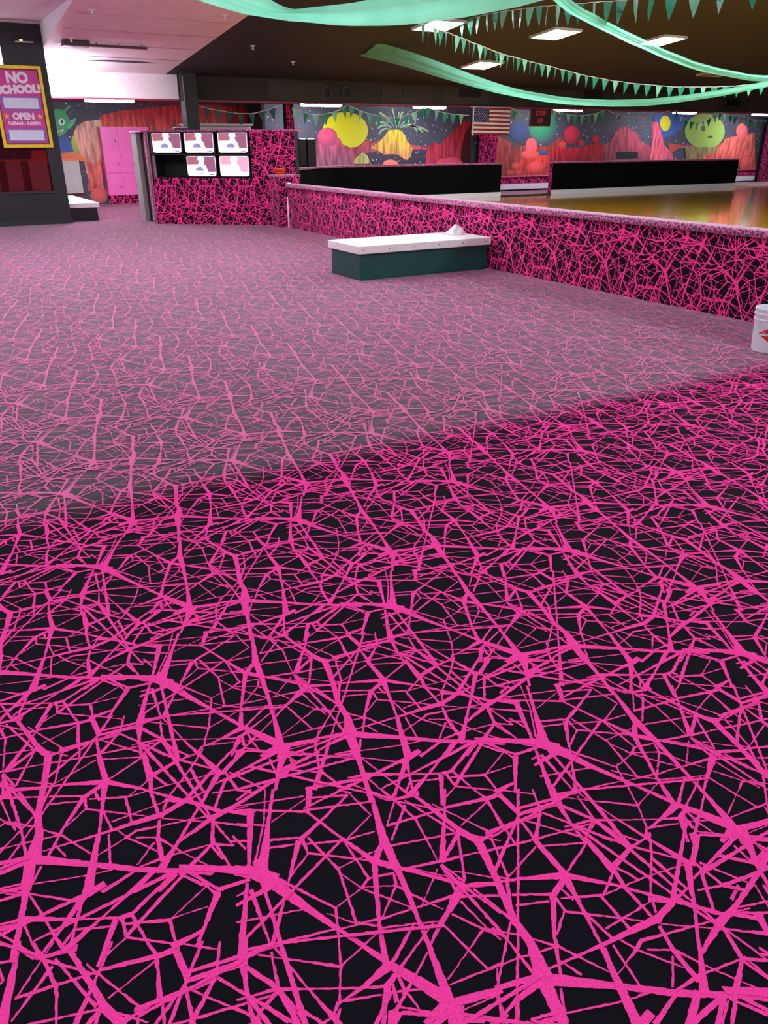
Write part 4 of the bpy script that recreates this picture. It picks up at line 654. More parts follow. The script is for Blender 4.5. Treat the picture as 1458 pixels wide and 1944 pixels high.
# ---- mural walls
mt, nt, b = nodes_of('starfield_paint')
tc = nt.nodes.new('ShaderNodeTexCoord')
nz = nt.nodes.new('ShaderNodeTexNoise'); nz.inputs['Scale'].default_value = 0.45; nz.inputs['Detail'].default_value = 3
nt.links.new(tc.outputs['Object'], nz.inputs['Vector'])
mx = nt.nodes.new('ShaderNodeMix'); mx.data_type = 'RGBA'
mx.inputs[6].default_value = lin((38, 34, 48)); mx.inputs[7].default_value = lin((92, 92, 112))
nt.links.new(nz.outputs['Fac'], mx.inputs[0])
last = mx.outputs[2]
for s, th in ((5.5, 0.13), (11.0, 0.10)):
    vo = nt.nodes.new('ShaderNodeTexVoronoi'); vo.inputs['Scale'].default_value = s
    nt.links.new(tc.outputs['Object'], vo.inputs['Vector'])
    lt = nt.nodes.new('ShaderNodeMath'); lt.operation = 'LESS_THAN'; lt.inputs[1].default_value = th
    nt.links.new(vo.outputs['Distance'], lt.inputs[0])
    m2 = nt.nodes.new('ShaderNodeMix'); m2.data_type = 'RGBA'
    nt.links.new(lt.outputs[0], m2.inputs[0]); nt.links.new(last, m2.inputs[6])
    m2.inputs[7].default_value = lin((215, 218, 235))
    last = m2.outputs[2]
nt.links.new(last, b.inputs['Base Color']); b.inputs['Roughness'].default_value = 0.6
STAR = mt
wm = make('wall_mural', box(10.3, 36, 25.0, 25.2, 0, 2.76), STAR)
tag(wm, 'starry space mural wall with planets and red rocks behind the rink', kind='structure')
wl = make('wall_mural_lounge', box(-6, 10.3, 26.2, 26.4, 0, 2.76), STAR)
tag(wl, 'starry mural wall with a red tent and salmon ribs behind the lockers', kind='structure')
tag(make('wall_return', box(10.2, 10.3, 25.0, 26.4, 0, 2.76), DARKWALL), kind='structure')
def mural(wall, shapes, y):
    for k, (nm, pts, a, c, st) in enumerate(shapes):
        w = [(x, min(max(z, 0.02), 2.735)) for x, z in pts]
        ar = sum(w[i][0] * w[(i + 1) % len(w)][1] - w[(i + 1) % len(w)][0] * w[i][1] for i in range(len(w)))
        if ar < 0: w = w[::-1]
        yy = y - 0.003 - 0.0006 * k
        make(nm, ([(x, yy, z) for x, z in w], [list(range(len(w)))]), paint(a, c, st), wall)
mural(wm, MURAL_RIGHT, 25.0)
mural(wl, MURAL_LEFT, 26.2)
for pts in BURST:
    V, F = [], []
    for i, (x, z) in enumerate(pts):
        w = 0.012 + 0.026 * i / (len(pts) - 1)
        a = pts[max(i - 1, 0)]; c = pts[min(i + 1, len(pts) - 1)]
        d = Vector((c[0] - a[0], c[1] - a[1])); d.normalize()
        V += [(x - d.y * w, 24.965, min(z + d.x * w, 2.73)), (x + d.y * w, 24.965, min(z - d.x * w, 2.73))]
        if i: F.append([2 * i - 2, 2 * i - 1, 2 * i + 1, 2 * i])
    make('painted_spark', (V, F), paint((165, 190, 150), (110, 140, 110), 'plain'), wm)
# carpet dado and white base board under the mural
dd = carpet_panel('baseboard_carpet', (10.3, 24.84, 0.25), (1, 0, 0), 25.5, 0.24, None, 0.1, 0.05)
tag(dd, kind='structure')
tag(make('baseboard_far', box(10.3, 36, 24.80, 24.84, 0.06, 0.25), mat('white_board', (232, 222, 226), 0.5)), kind='structure')
tag(make('trim_3', box(10.3, 36, 24.78, 24.86, 0.49, 0.53), mat('pink_ledge', (205, 90, 120), 0.6)), kind='structure')

# ---- carpeted half wall between lounge and rink
hw = make('wall_half', box(RX0, 7.36, -6, 16.5, 0, 0.82), WALL_C[0])
tag(hw, 'low half wall wrapped in the pink web carpet beside the rink', kind='structure')
carpet_panel('carpet_face', (RX0, 16.5, 0.0), (0, -1, 0), 19.5, 0.82, hw, 0.23, 0.35)
mtm, nt, b = nodes_of('carpet_wrap')     # small wrapped edges: same yarns, web drawn procedurally
tc = nt.nodes.new('ShaderNodeTexCoord')
vo = nt.nodes.new('ShaderNodeTexVoronoi'); vo.feature = 'DISTANCE_TO_EDGE'; vo.inputs['Scale'].default_value = 20.0
nt.links.new(tc.outputs['Object'], vo.inputs['Vector'])
lt = nt.nodes.new('ShaderNodeMath'); lt.operation = 'LESS_THAN'; lt.inputs[1].default_value = 0.085
nt.links.new(vo.outputs['Distance'], lt.inputs[0])
mx = nt.nodes.new('ShaderNodeMix'); mx.data_type = 'RGBA'
mx.inputs[6].default_value = lin((110, 56, 86)); mx.inputs[7].default_value = lin((236, 112, 170))
nt.links.new(lt.outputs[0], mx.inputs[0]); nt.links.new(mx.outputs[2], b.inputs['Base Color'])
b.inputs['Roughness'].default_value = 0.95; b.inputs['Sheen Weight'].default_value = 0.5
b.inputs['Sheen Roughness'].default_value = 0.5; b.inputs['Specular IOR Level'].default_value = 0.08
WRAP = mtm
make('top_cap', box(7.15, 7.41, -6, 16.5, 0.80, 0.875, 0.03), WRAP, hw)
make('corner_bead', box(7.185, 7.215, 16.46, 16.51, 0.0, 0.62, 0.006), mat('white_plastic', (240, 236, 240), 0.4), hw)
make('bead_knob', box(7.14, 7.22, 16.3, 16.4, 0.865, 0.90, 0.012), mat('white_plastic', (240, 236, 240), 0.4), hw)
# taller end post of the half wall
ep = make('wall_end_post', box(7.02, 7.52, 16.52, 17.0, 0, 1.02), WALL_C[0])
tag(ep, 'taller carpeted post at the end of the half wall', kind='structure')
carpet_panel('carpet_face', (7.02, 16.515, 0.0), (1, 0, 0), 0.5, 1.0, ep, 0.4, 0.1)
carpet_panel('carpet_face', (7.02, 17.0, 0.0), (0, -1, 0), 0.48, 1.0, ep, 0.1, 0.5)
make('top_cap', box(7.0, 7.54, 16.5, 17.02, 1.0, 1.045, 0.018), WRAP, ep)

# ---- black barrier round the rink
BBLACK = mat('black_felt', (9, 9, 12), 0.95, 0.15, 30, spec=0.1)
WHITEB = mat('white_kick', (250, 250, 252), 0.35)
def barrier(name, pts, label):
    """polyline barrier wall, rink face to the right of travel"""
    off = []
    for i, p in enumerate(pts):
        a = Vector(pts[max(i - 1, 0)]); c = Vector(pts[min(i + 1, len(pts) - 1)])
        d = (c - a).normalized()
        off.append(Vector((-d.y, d.x)))
    def strip(t0, t1, z0, z1):
        bm = bmesh.new(); prev = None
        for p, n in zip(pts, off):
            P = Vector(p)
            a, c = P + n * t0, P + n * t1
            r = [bm.verts.new(q) for q in ((a.x, a.y, z0), (c.x, c.y, z0), (c.x, c.y, z1), (a.x, a.y, z1))]
            if prev:
                for i in range(4): bm.faces.new((prev[i], prev[(i + 1) % 4], r[(i + 1) % 4], r[i]))
            else: bm.faces.new(r)
            prev = r
        bm.faces.new(prev[::-1])
        bmesh.ops.recalc_face_normals(bm, faces=bm.faces)
        return bm
    w = make(name, strip(0.0, 0.14, 0.0, 1.0), BBLACK)
    tag(w, label, kind='structure')
    make('kick_board', strip(-0.03, 0.0, 0.012, 0.155), WHITEB, w)
    make('top_cap', strip(-0.02, 0.17, 1.0, 1.05), WRAP, w)
    return w
barrier('wall_barrier', arc + [(17.45, 22.3)], 'black felt barrier curving round the rink corner with white kick board')
b2 = barrier('wall_barrier_far', [(19.66, 22.3), (29.35, 22.3)], 'black felt barrier on the far right of the rink with white kick board')
carpet_panel('carpet_face', (19.655, 22.46, 0.0), (0, -1, 0), 0.16, 1.0, b2, 0.2, 0.1)
tag(make('trim_4', box(17.45, 19.66, 22.28, 22.36, 0, 0.05), mat('dark_sill', (40, 30, 30), 0.6)), kind='structure')
tag(make('trim_5', box(29.35, 33, 22.28, 22.36, 0, 0.06), mat('white_board', (232, 222, 226), 0.5)), kind='structure')
# ================================================================ THINGS
# ---- ceiling lamps (square troffers following the pitch) ----------------
LENS = emit('lamp_lens', (230, 240, 255), LAMP)
LENSH = emit('hall_lamp_lens', (230, 240, 255), LAMP * 2.5)
LENS_OFF = mat('lamp_lens_unlit', (150, 120, 70), 0.5)
HOUS = mat('lamp_housing', (205, 200, 195), 0.5)
def troffer(x, y, label, z=None, lit=True, w=0.82, d=0.9, group=None, drop=0.035):
    zc = cz(y) if z is None else z
    sl = (cz(y + 0.5) - cz(y - 0.5)) if z is None else 0.0
    n = Vector((0, sl, -1)).normalized(); v = Vector((0, 1, sl)).normalized(); u = Vector((1, 0, 0))
    o = Vector((x, y, zc))
    t = thing('ceiling_lamp', label, 'lamp', tuple(o), group)
    for a0, a1, b0, b1 in ((-w/2, w/2, -d/2, -d/2 + 0.04), (-w/2, w/2, d/2 - 0.04, d/2), (-w/2, -w/2 + 0.04, -d/2 + 0.04, d/2 - 0.04), (w/2 - 0.04, w/2, -d/2 + 0.04, d/2 - 0.04)):
        make('frame_bar', slab(o, u, v, n, a0, a1, b0, b1, 0.0, 0.05), HOUS, t)
    make('lens', slab(o, u, v, n, -w/2 + 0.045, w/2 - 0.045, -d/2 + 0.045, d/2 - 0.045, 0.004, drop), (LENSH if x > 8 or y > 12 else LENS) if lit else LENS_OFF, t)
    return t
troffer(10.7, 16.1, 'lit square ceiling lamp partly behind the widest green swag')
troffer(13.9, 16.05, 'lit square ceiling lamp between the two pennant strings, middle of the nearest row')
troffer(17.2, 15.9, 'lit square ceiling lamp crossed by the narrow green swag')
troffer(14.4, 19.5, 'lit square ceiling lamp lowest on the dark ceiling, above the flag')
troffer(23.2, 19.0, 'unlit amber ceiling lamp at the right edge above the long pennant string', lit=False, w=1.1, d=0.7)
OG = 'ceiling lamps overhead outside the picture'  # unseen lamps, lenses deepened so their sides light the ceiling
for x, y in ((10.7, 10.2), (13.9, 10.2), (17.2, 10.2), (10.7, 4.2), (13.9, 4.2), (10.7, -1.5), (22.5, 11.0), (28, 11.0), (22.5, 4.2), (5.0, 12.6), (5.0, 8.0), (5.0, 2.0), (5.0, -3.0)):  # the one before the television booth is added to brighten its front
    troffer(x, y, 'lit square ceiling lamp unseen overhead, outside the picture', w=1.15, d=1.2, group=OG, drop=0.14)
for x, y in ((0.6, 13.2), (-2.0, 15.5), (0.2, 7.2), (0.2, 1.2), (-3.0, 4.2), (-3.0, 10.2), (0.2, -3.8)):
    troffer(x, y, 'lit square ceiling lamp unseen overhead, outside the picture', z=3.95, w=1.15, d=1.2, group=OG, drop=0.14)
t = thing('strip_lamp', 'strip lamp glaring on the white soffit beside the black booth post', 'lamp', (3.95, 21.6, cz(21.6)))
make('housing', box(3.78, 3.96, 21.1, 22.18, cz(22.2) - 0.05, cz(22.2) - 0.002), HOUS, t)
make('lens', box(3.72, 4.02, 21.0, 22.19, cz(22.2) - 0.15, cz(22.2) - 0.052, 0.03), emit('strip_lamp_lens', (244, 240, 255), 70.0), t)
# lamps hung under the low walkway ceiling
LOWL = emit('low_lamp_lens', (235, 242, 255), LOWLAMP)
low = [(5.35, 1.25, 'long low lamp glaring under the white soffit beside the alien mural'),
       (11.5, 1.3, 'long low lamp above the yellow painted planet'),
       (15.35, 1.15, 'long low lamp above the painted volcano, left of the flag'),
       (21.2, 1.2, 'long low lamp right of the step up sign'),
       (27.2, 1.1, 'long low lamp above the lime painted planet'),
       (32.0, 1.3, 'long low lamp at the far right edge over the mural')]
for x, w, lb in low:
    t = thing('walkway_lamp', lb, 'lamp', (x, 23.5, 2.74), 'lamps under the low walkway ceiling')
    make('housing', box(x - w/2, x + w/2, 23.36, 23.64, 2.70, 2.74, 0.008), HOUS, t)
    make('lens', box(x - w/2 + 0.01, x + w/2 - 0.01, 23.37, 23.63, 2.635, 2.70, 0.03), LOWL, t)

# ---- bench in the middle -------------------------------------------------
GREEN = mat('dark_green_vinyl', (8, 78, 70), 0.45, 0.15, 3.0)
BTOP = mat('white_painted_wood', (238, 232, 228), 0.55, 0.05, 20)
t = thing('bench', 'long box bench with dark green sides and a white top against the half wall', 'bench', (6.1, 9.75, 0))
x0, x1, y0, y1 = 5.05, 7.12, 9.33, 10.14
make('front_panel', box(x0, x1, y0, y0 + 0.025, 0.002, 0.34), GREEN, t)
make('back_panel', box(x0, x1, y1 - 0.025, y1, 0.002, 0.34), GREEN, t)
make('end_panel', box(x0, x0 + 0.025, y0 + 0.025, y1 - 0.025, 0.002, 0.34), GREEN, t)
make('end_panel', box(x1 - 0.025, x1, y0 + 0.025, y1 - 0.025, 0.002, 0.34), GREEN, t)
tp = make('seat_top', box(x0 - 0.04, x1 + 0.03, y0 - 0.05, y1 + 0.04, 0.34, 0.44, 0.006), BTOP, t)
SCR = mat('screw_steel', (110, 105, 105), 0.4, metal=0.8)
for i in range(6):
    xx = x0 + 0.03 + i * 0.395
    bm = bmesh.new(); bmesh.ops.create_cone(bm, cap_ends=True, segments=10, radius1=0.007, radius2=0.007, depth=0.006)
    for w_ in bm.verts: w_.co = Vector((xx + w_.co.x, y0 - 0.052 + w_.co.z, 0.39 + w_.co.y))
    make('screw', bm, SCR, tp)
# crumpled cloth on the bench
bm = bmesh.new()
bmesh.ops.create_icosphere(bm, subdivisions=4, radius=1.0)
rnd = random.Random(3)
bl = [(Vector((rnd.gauss(0, 1), rnd.gauss(0, 1), rnd.gauss(0, 1))).normalized(), rnd.uniform(2.0, 5.5), rnd.uniform(-0.3, 0.42)) for _ in range(30)]
for w_ in bm.verts:
    d = w_.co.normalized(); r = 1.0
    for c, k, a in bl: r += a * math.exp(-k * k * (d - c).length_squared)
    w_.co = d * r
    w_.co = Vector((6.93 + w_.co.x * 0.12, 9.83 + w_.co.y * 0.10, 0.441 + max(0, (w_.co.z + 0.3) * 0.088)))
tag(make('cloth', bm, mat('white_cloth', (244, 240, 240), 0.9), smooth=True), 'crumpled white cloth lying on the white bench top', 'cloth')

# ---- bucket at the right edge --------------------------------------------
bc = (6.275, 4.145, 0.0)
t = thing('bucket', 'white plastic pail with a red diamond print at the right edge', 'bucket', bc)
PL = mat('white_pail_plastic', (226, 226, 232), 0.35, 0.03)
prof = [(0.128, 0.002), (0.134, 0.012), (0.149, 0.262), (0.150, 0.27), (0.157, 0.272), (0.157, 0.281), (0.151, 0.284), (0.153, 0.315), (0.160, 0.317), (0.160, 0.327), (0.153, 0.329), (0.154, 0.357), (0.160, 0.359), (0.160, 0.37), (0.150, 0.37), (0.146, 0.36), (0.124, 0.02), (0.0, 0.018)]
make('body', lathe(prof, bc, 48), PL, t, smooth=False)
hd = []
hdir = Vector((-0.55, -0.83, 0)).normalized()
side = Vector((-hdir.y, hdir.x, 0))
for i in range(17):
    a = math.pi * i / 16
    p = Vector(bc) + side * (0.168 * math.cos(a)) + hdir * (0.10 * math.sin(a) + 0.03) + Vector((0, 0, 0.30 - 0.16 * math.sin(a)))
    hd.append(p + hdir * 0.055 * math.sin(a))
make('handle', tube(hd, 0.0025, 6), mat('handle_wire', (190, 185, 190), 0.35, metal=0.7), t)
def on_pail(a, z, off):
    r = 0.134 + (0.149 - 0.134) * (z - 0.012) / 0.25 + off
    return (bc[0] + r * math.cos(a), bc[1] + r * math.sin(a), z)
def pail_patch(poly, off):
    """polygon in (angle*radius, z) laid on the pail, swept into a fan"""
    bm = bmesh.new()
    cx = sum(p[0] for p in poly) / len(poly); czz = sum(p[1] for p in poly) / len(poly)
    fine = []
    for i in range(len(poly)):
        a, b_ = poly[i], poly[(i + 1) % len(poly)]
        for k in range(6): fine.append((a[0] + (b_[0] - a[0]) * k / 6, a[1] + (b_[1] - a[1]) * k / 6))
    rings = []
    for s_ in (1.0, 0.66, 0.33):
        rings.append([bm.verts.new(on_pail((cx + (p[0] - cx) * s_) / 0.142, czz + (p[1] - czz) * s_, off)) for p in fine])
    c = bm.verts.new(on_pail(cx / 0.142, czz, off))
    n = len(fine)
    for r0, r1 in zip(rings, rings[1:]):
        for i in range(n): bm.faces.new((r0[i], r0[(i + 1) % n], r1[(i + 1) % n], r1[i]))
    for i in range(n): bm.faces.new((rings[-1][i], rings[-1][(i + 1) % n], c))
    bmesh.ops.recalc_face_normals(bm, faces=bm.faces)
    return bm
A0 = math.radians(213) * 0.142
RED = mat('red_print', (205, 40, 48), 0.4)
lg = make('diamond_print', pail_patch([(A0 - 0.1, 0.165), (A0, 0.1), (A0 + 0.1, 0.165), (A0, 0.23)], 0.0012), RED, t)
make('print_band', pail_patch([(A0 - 0.084, 0.152), (A0 + 0.084, 0.152), (A0 + 0.082, 0.168), (A0 - 0.082, 0.168)], 0.0022), PL, lg)

# ---- carpeted television booth ------------------------------------------
p0, p1 = Vector((4.99, 18.83, 0)), Vector((7.12, 17.088, 0))
U = (p1 - p0).normalized(); N = U.cross(Vector(Z)); LEN = (p1 - p0).length
TOPZ = 1.88
t = thing('television_booth', 'angled booth front wrapped in pink web carpet with a bank of televisions', 'booth', (p0.x, p0.y, 0))
BLK = mat('booth_black', (16, 13, 15), 0.7)
carpet_panel('front_panel', p0, U, LEN, 0.97, t, 0.55, 0.1)
carpet_panel('front_panel', p0 + U * 2.31 + Vector((0, 0, 0.97)), U, LEN - 2.31, TOPZ - 0.97, t, 0.3, 0.2)
carpet_panel('front_panel', p0 + U * LEN + Vector((0, 0, 1.06)), U, 3.3 - LEN, TOPZ - 1.06, t, 0.7, 0.2)
make('body_end', slab(p0, U, Z, N, LEN, 3.29, 1.06, TOPZ, -0.3, -0.004), BLK, t)
# black recess behind the sets
make('recess_back', slab(p0, U, Z, N, 0.03, 2.31, 0.97, TOPZ, -0.62, -0.60), BLK, t)
make('recess_floor', slab(p0, U, Z, N, 0.03, 2.31, 0.955, 0.972, -0.60, -0.003), BLK, t)
make('recess_side', slab(p0, U, Z, N, 0.0, 0.03, 0.97, TOPZ, -0.60, -0.003), BLK, t)
make('recess_side', slab(p0, U, Z, N, 2.31, 2.33, 0.97, TOPZ, -0.60, -0.003), BLK, t)
make('recess_shelf', slab(p0, U, Z, N, 0.03, 2.31, 1.425, 1.445, -0.60, -0.02), BLK, t)
make('lid', slab(p0, U, Z, N, 0.0, 3.3, TOPZ, TOPZ + 0.035, -0.9, 0.02), WRAP, t)
make('lower_body', slab(p0, U, Z, N, 0.02, LEN - 0.02, 0.0, 0.95, -0.55, -0.004), BLK, t)
make('body_end', slab(p0, U, Z, N, 2.34, LEN - 0.01, 0.955, TOPZ, -0.60, -0.004), BLK, t)
# doorway on the left flank
carpet_panel('door_jamb', (4.95, 19.02, 0), (0, -1, 0), 0.19, TOPZ, t, 0.2, 0.3)
make('jamb_core', box(4.96, 5.1, 18.84, 19.02, 0, TOPZ), mat('jamb_grey_pink', (150, 112, 128), 0.7), t)
make('opening_shade', box(5.02, 5.06, 19.02, 19.56, 0, TOPZ), BLK, t)  # black sheet standing in for the shade inside the open doorway
GREYM = mat('grey_door_frame', (150, 146, 142), 0.5)
make('door_frame', box(4.92, 5.10, 19.56, 20.02, 0, TOPZ), GREYM, t)
make('rear_body', box(5.08, 6.6, 19.62, 20.0, 0, TOPZ), BLK, t)
make('rear_lid', box(4.9, 6.7, 19.0, 20.05, TOPZ, TOPZ + 0.03), WRAP, t)

# televisions
CASE = mat('television_case', (26, 24, 30), 0.4)
def screen_mats(bright):
    k = 'b' if bright else 'n'
    s = 0.36
    def e(nm, c, m_=1.0): return emit('screen_%s_%s' % (nm, k), c, s * m_)
    if bright:
        return [e('white', (255, 255, 255), 1.3), e('mauve', (235, 150, 165)), e('purple', (225, 150, 175)), e('skin', (255, 246, 240), 1.3), e('cap', (250, 255, 255), 1.3), e('shirt', (225, 235, 240), 1.1), e('ink', (170, 170, 190))]
    return [e('white', (252, 252, 255), 1.1), e('mauve', (160, 92, 108), .8), e('purple', (140, 82, 112), .8), e('skin', (255, 226, 222), 1.1), e('cap', (190, 238, 240), 1.05), e('shirt', (128, 128, 178), .9), e('ink', (96, 100, 120), .8)]
def television(s0, z0, w, h, label, bright=False):
    o = p0 + U * s0 + Vector((0, 0, z0)); o.z = z0
    t = thing('television', label, 'television', tuple(p0 + U * (s0 + w / 2) + Vector((0, 0, z0))), 'televisions in the booth front')
    bm = slab(o, U, Z, N, 0, w, 0, h, -0.04, 0.0, 0.012)
    make('bezel', bm, CASE, t)
    bm = bmesh.new()
    fr = [(0.01, 0.01), (w - 0.01, 0.01), (w - 0.01, h - 0.01), (0.01, h - 0.01)]
    bk = [(w * .2, h * .15), (w * .8, h * .15), (w * .8, h * .85), (w * .2, h * .85)]
    a = [bm.verts.new(o + U * x + Vector((0, 0, y)) - N * 0.04) for x, y in fr]
    c = [bm.verts.new(o + U * x + Vector((0, 0, y)) - N * 0.42) for x, y in bk]
    bm.faces.new(a); bm.faces.new(c[::-1])
    for i in range(4): bm.faces.new((a[i], c[i], c[(i + 1) % 4], a[(i + 1) % 4]))
    bmesh.ops.recalc_face_normals(bm, faces=bm.faces)
    make('tube_housing', bm, CASE, t)
    # picture: rounded glass with the broadcast drawn as flat areas
    W, H = w - 0.05, h - 0.035
    def rr(x0, x1, y0, y1, r):
        out = []
        for cx, cy, a0 in ((x1 - r, y0 + r, -90), (x1 - r, y1 - r * .4, 0), (x0 + r, y1 - r * .4, 90), (x0 + r, y0 + r, 180)):
            for k in range(6):
                an = math.radians(a0 + 18 * k)
                out.append((cx + r * math.cos(an), cy + (r if a0 in (-90, 180) else r * .4) * math.sin(an)))
        return out
    A = [([(a_ * 1.0, b_ * 1.0) for a_, b_ in rr(0, W, 0, H, 0.05)], 0),
         ([(0.012 * W, .58 * H), (.42 * W, .60 * H), (.42 * W, .985 * H), (0.03 * W, .985 * H)], 1),
         ([(.62 * W, .22 * H), (.985 * W, .22 * H), (.985 * W, .97 * H), (.55 * W, .985 * H)], 2),
         ([(.40 * W, .55 * H), (.46 * W, .42 * H), (.56 * W, .45 * H), (.60 * W, .62 * H), (.58 * W, .80 * H), (.42 * W, .80 * H)], 3),
         ([(.55 * W, .45 * H), (.60 * W, .60 * H), (.66 * W, .52 * H), (.72 * W, .22 * H), (.60 * W, .20 * H)], 3),
         ([(.36 * W, .80 * H), (.40 * W, .985 * H), (.60 * W, .985 * H), (.63 * W, .78 * H), (.50 * W, .82 * H)], 4),
         ([(.28 * W, .26 * H), (.30 * W, .38 * H), (.42 * W, .48 * H), (.52 * W, .44 * H), (.58 * W, .25 * H)], 5),
         ([(.34 * W, .13 * H), (.62 * W, .10 * H), (.62 * W, .125 * H), (.34 * W, .155 * H)], 6),
         ([(.76 * W, .05 * H), (.93 * W, .05 * H), (.93 * W, .10 * H), (.76 * W, .085 * H)], 6)]
    V, F, M = [], [], []
    for k, (pl, mi) in enumerate(A):
        ar = sum(pl[i][0] * pl[(i + 1) % len(pl)][1] - pl[(i + 1) % len(pl)][0] * pl[i][1] for i in range(len(pl)))
        if ar < 0: pl = pl[::-1]
        bb = len(V)
        V += [o + U * (x + 0.025) + Vector((0, 0, y + 0.018)) + N * (0.002 + 0.0005 * k) for x, y in pl]
        F.append(list(range(bb, bb + len(pl)))); M.append(mi)
    make('screen', (V, F, M), screen_mats(bright), t)
television(0.07, 1.455, 0.70, 0.42, 'television in the top row, leftmost over the empty black slot')
television(0.81, 1.455, 0.70, 0.42, 'television in the middle of the top row')
television(1.57, 1.455, 0.70, 0.42, 'television at the right end of the top row')
television(0.82, 0.985, 0.70, 0.43, 'television in the lower row beside the empty black slot')
television(1.57, 0.985, 0.70, 0.43, 'washed out television at the right end of the lower row', True)
# black tray on the booth top
t = thing('receiver', 'flat black box with a pale lid on top of the television booth', 'box', (5.75, 18.75, TOPZ + 0.035))
make('body', box(5.55, 5.95, 18.65, 18.9, TOPZ + 0.036, TOPZ + 0.075, 0.006), BLK, t)
make('lid', box(5.58, 5.85, 18.66, 18.88, TOPZ + 0.075, TOPZ + 0.095, 0.004), mat('pale_lid', (150, 150, 160), 0.4), t)

# ---- black column, carpeted posts, padded seat backs ---------------------
t = thing('column', 'black painted column rising from behind the television booth to the soffit', 'column', (7.12, 22.35, 0))
make('shaft', box(6.93, 7.3, 22.2, 22.48, 0, 3.3), mat('column_black', (26, 22, 25), 0.5), t)
make('pipe', tube([(6.96, 22.16, 0.0), (6.96, 22.16, 3.2)], 0.035, 10), mat('column_black', (26, 22, 25), 0.5), t)
t = thing('carpeted_post', 'slim post wrapped in pink web carpet left of the yellow painted planet', 'post', (10.35, 23.3, 0))
make('core', box(10.22, 10.46, 23.2, 23.42, 0, 2.73), WALL_C[0], t)
carpet_panel('carpet_face', (10.22, 23.2, 0), (1, 0, 0), 0.24, 2.73, t, 0.15, 0.2)
t = thing('carpeted_divider', 'carpeted divider panel standing behind the end of the half wall', 'divider', (10.0, 22.75, 0))
make('core', box(9.68, 10.32, 22.72, 22.86, 0, 1.9), WALL_C[0], t)
carpet_panel('carpet_face', (9.68, 22.72, 0), (1, 0, 0), 0.64, 1.9, t, 0.6, 0.4)
t = thing('booth_seat', 'black vinyl padded seat back beside the carpeted divider', 'seat', (10.63, 22.8, 0))
VIN = mat('black_vinyl', (22, 20, 22), 0.3, 0.1, 6)
make('base', box(10.36, 10.92, 22.72, 23.0, 0, 1.0), VIN, t)
make('back_cushion', box(10.36, 10.635, 22.74, 22.9, 1.0, 1.77, 0.05), VIN, t)
make('back_cushion', box(10.645, 10.92, 22.74, 22.9, 1.0, 1.77, 0.05), VIN, t)
for nm, xa, xb, lb in (('carpeted_post', 18.2, 19.0, 'wide carpeted post below the flag'), ('carpeted_post', 33.9, 34.8, 'wide carpeted post at the far right edge of the mural')):
    t = thing(nm, lb, 'post', ((xa + xb) / 2, 24.7, 0))
    make('core', box(xa, xb, 24.62, 24.78, 0, 2.6), WALL_C[0], t)
    carpet_panel('carpet_face', (xa, 24.62, 0), (1, 0, 0), xb - xa, 2.6, t, 0.3, 0.6)
# orange stack on the end post
t = thing('cone_stack', 'small stack of orange plastic cones on the end post of the half wall', 'cones', (7.16, 16.75, 1.046))
for k in range(4):
    z = 1.047 + 0.032 * k
    make('cone', lathe([(0.115, z), (0.118, z + 0.006), (0.098, z + 0.012), (0.088, z + 0.028), (0.05, z + 0.03)], (7.16, 16.75, 0), 28), mat('orange_plastic' if k % 2 else 'red_orange_plastic', (238, 92, 30) if k % 2 else (225, 60, 28), 0.4), t)

# ---- flag ------------------------------------------------------------------
t = thing('flag', 'stars and stripes flag hanging from the soffit above the barrier', 'flag', (16.98, 22.38, 1.88))
fx0, fx1, fz0, fz1, fy = 16.24, 17.76, 1.88, 2.66, 22.40
def wav(x, z): return fy - 0.03 - 0.018 * math.sin((x - fx0) * 7.5 + (fz1 - z) * 1.2) * (0.4 + (x - fx0))
def cloth_rect(x0, x1, z0, z1, nx=16, nz=2, off=0.0):
    V, F = [], []
    for i in range(nx + 1):
        for j in range(nz + 1):
            x = x0 + (x1 - x0) * i / nx; z = z0 + (z1 - z0) * j / nz
            V.append((x, wav(x, z) - off, z - 0.012 * (x - fx0)))
    for i in range(nx):
        for j in range(nz):
            a = i * (nz + 1) + j
            F.append([a, a + nz + 1, a + nz + 2, a + 1])
    return (V, F)
make('hanging_rod', box(fx0 - 0.02, fx1, fy - 0.045, YS - 0.02, 2.655, 2.672), mat('rod_white', (220, 214, 214), 0.5), t)
FR, FW, FB = mat('flag_red', (150, 32, 52), 0.8), mat('flag_white', (236, 226, 226), 0.8), mat('flag_blue', (40, 42, 100), 0.8)
sh = (fz1 - fz0) / 13
for k in range(13):
    make('stripe', cloth_rect(fx0 + 0.05, fx1, fz1 - sh * (k + 1), fz1 - sh * k), FW if k % 2 else FR, t)
make('hoist_band', cloth_rect(fx0, fx0 + 0.05, fz0 - 0.02, fz1, 2, 4), FW, t)
cn = make('canton', cloth_rect(fx0 + 0.05, fx0 + 0.66, fz1 - sh * 7, fz1, 12, 6, 0.004), FB, t)
V, F = [], []
for r in range(9):
    for c in range(6 if r % 2 == 0 else 5):
        sx_ = fx0 + 0.05 + 0.61 * ((c + 0.5) / 6 if r % 2 == 0 else (c + 1) / 6)
        sz_ = fz1 - sh * 7 * (r + 0.7) / 9.4
        bb = len(V)
        for k in range(10):
            rr_ = 0.023 if k % 2 == 0 else 0.010
            an = math.pi / 2 + math.pi * k / 5
            x, z = sx_ + rr_ * math.cos(an), sz_ + rr_ * math.sin(an)
            V.append((x, wav(x, z) - 0.007, z - 0.012 * (x - fx0)))
        F.append(list(range(bb, bb + 10)))
make('stars', (V, F), FW, cn)

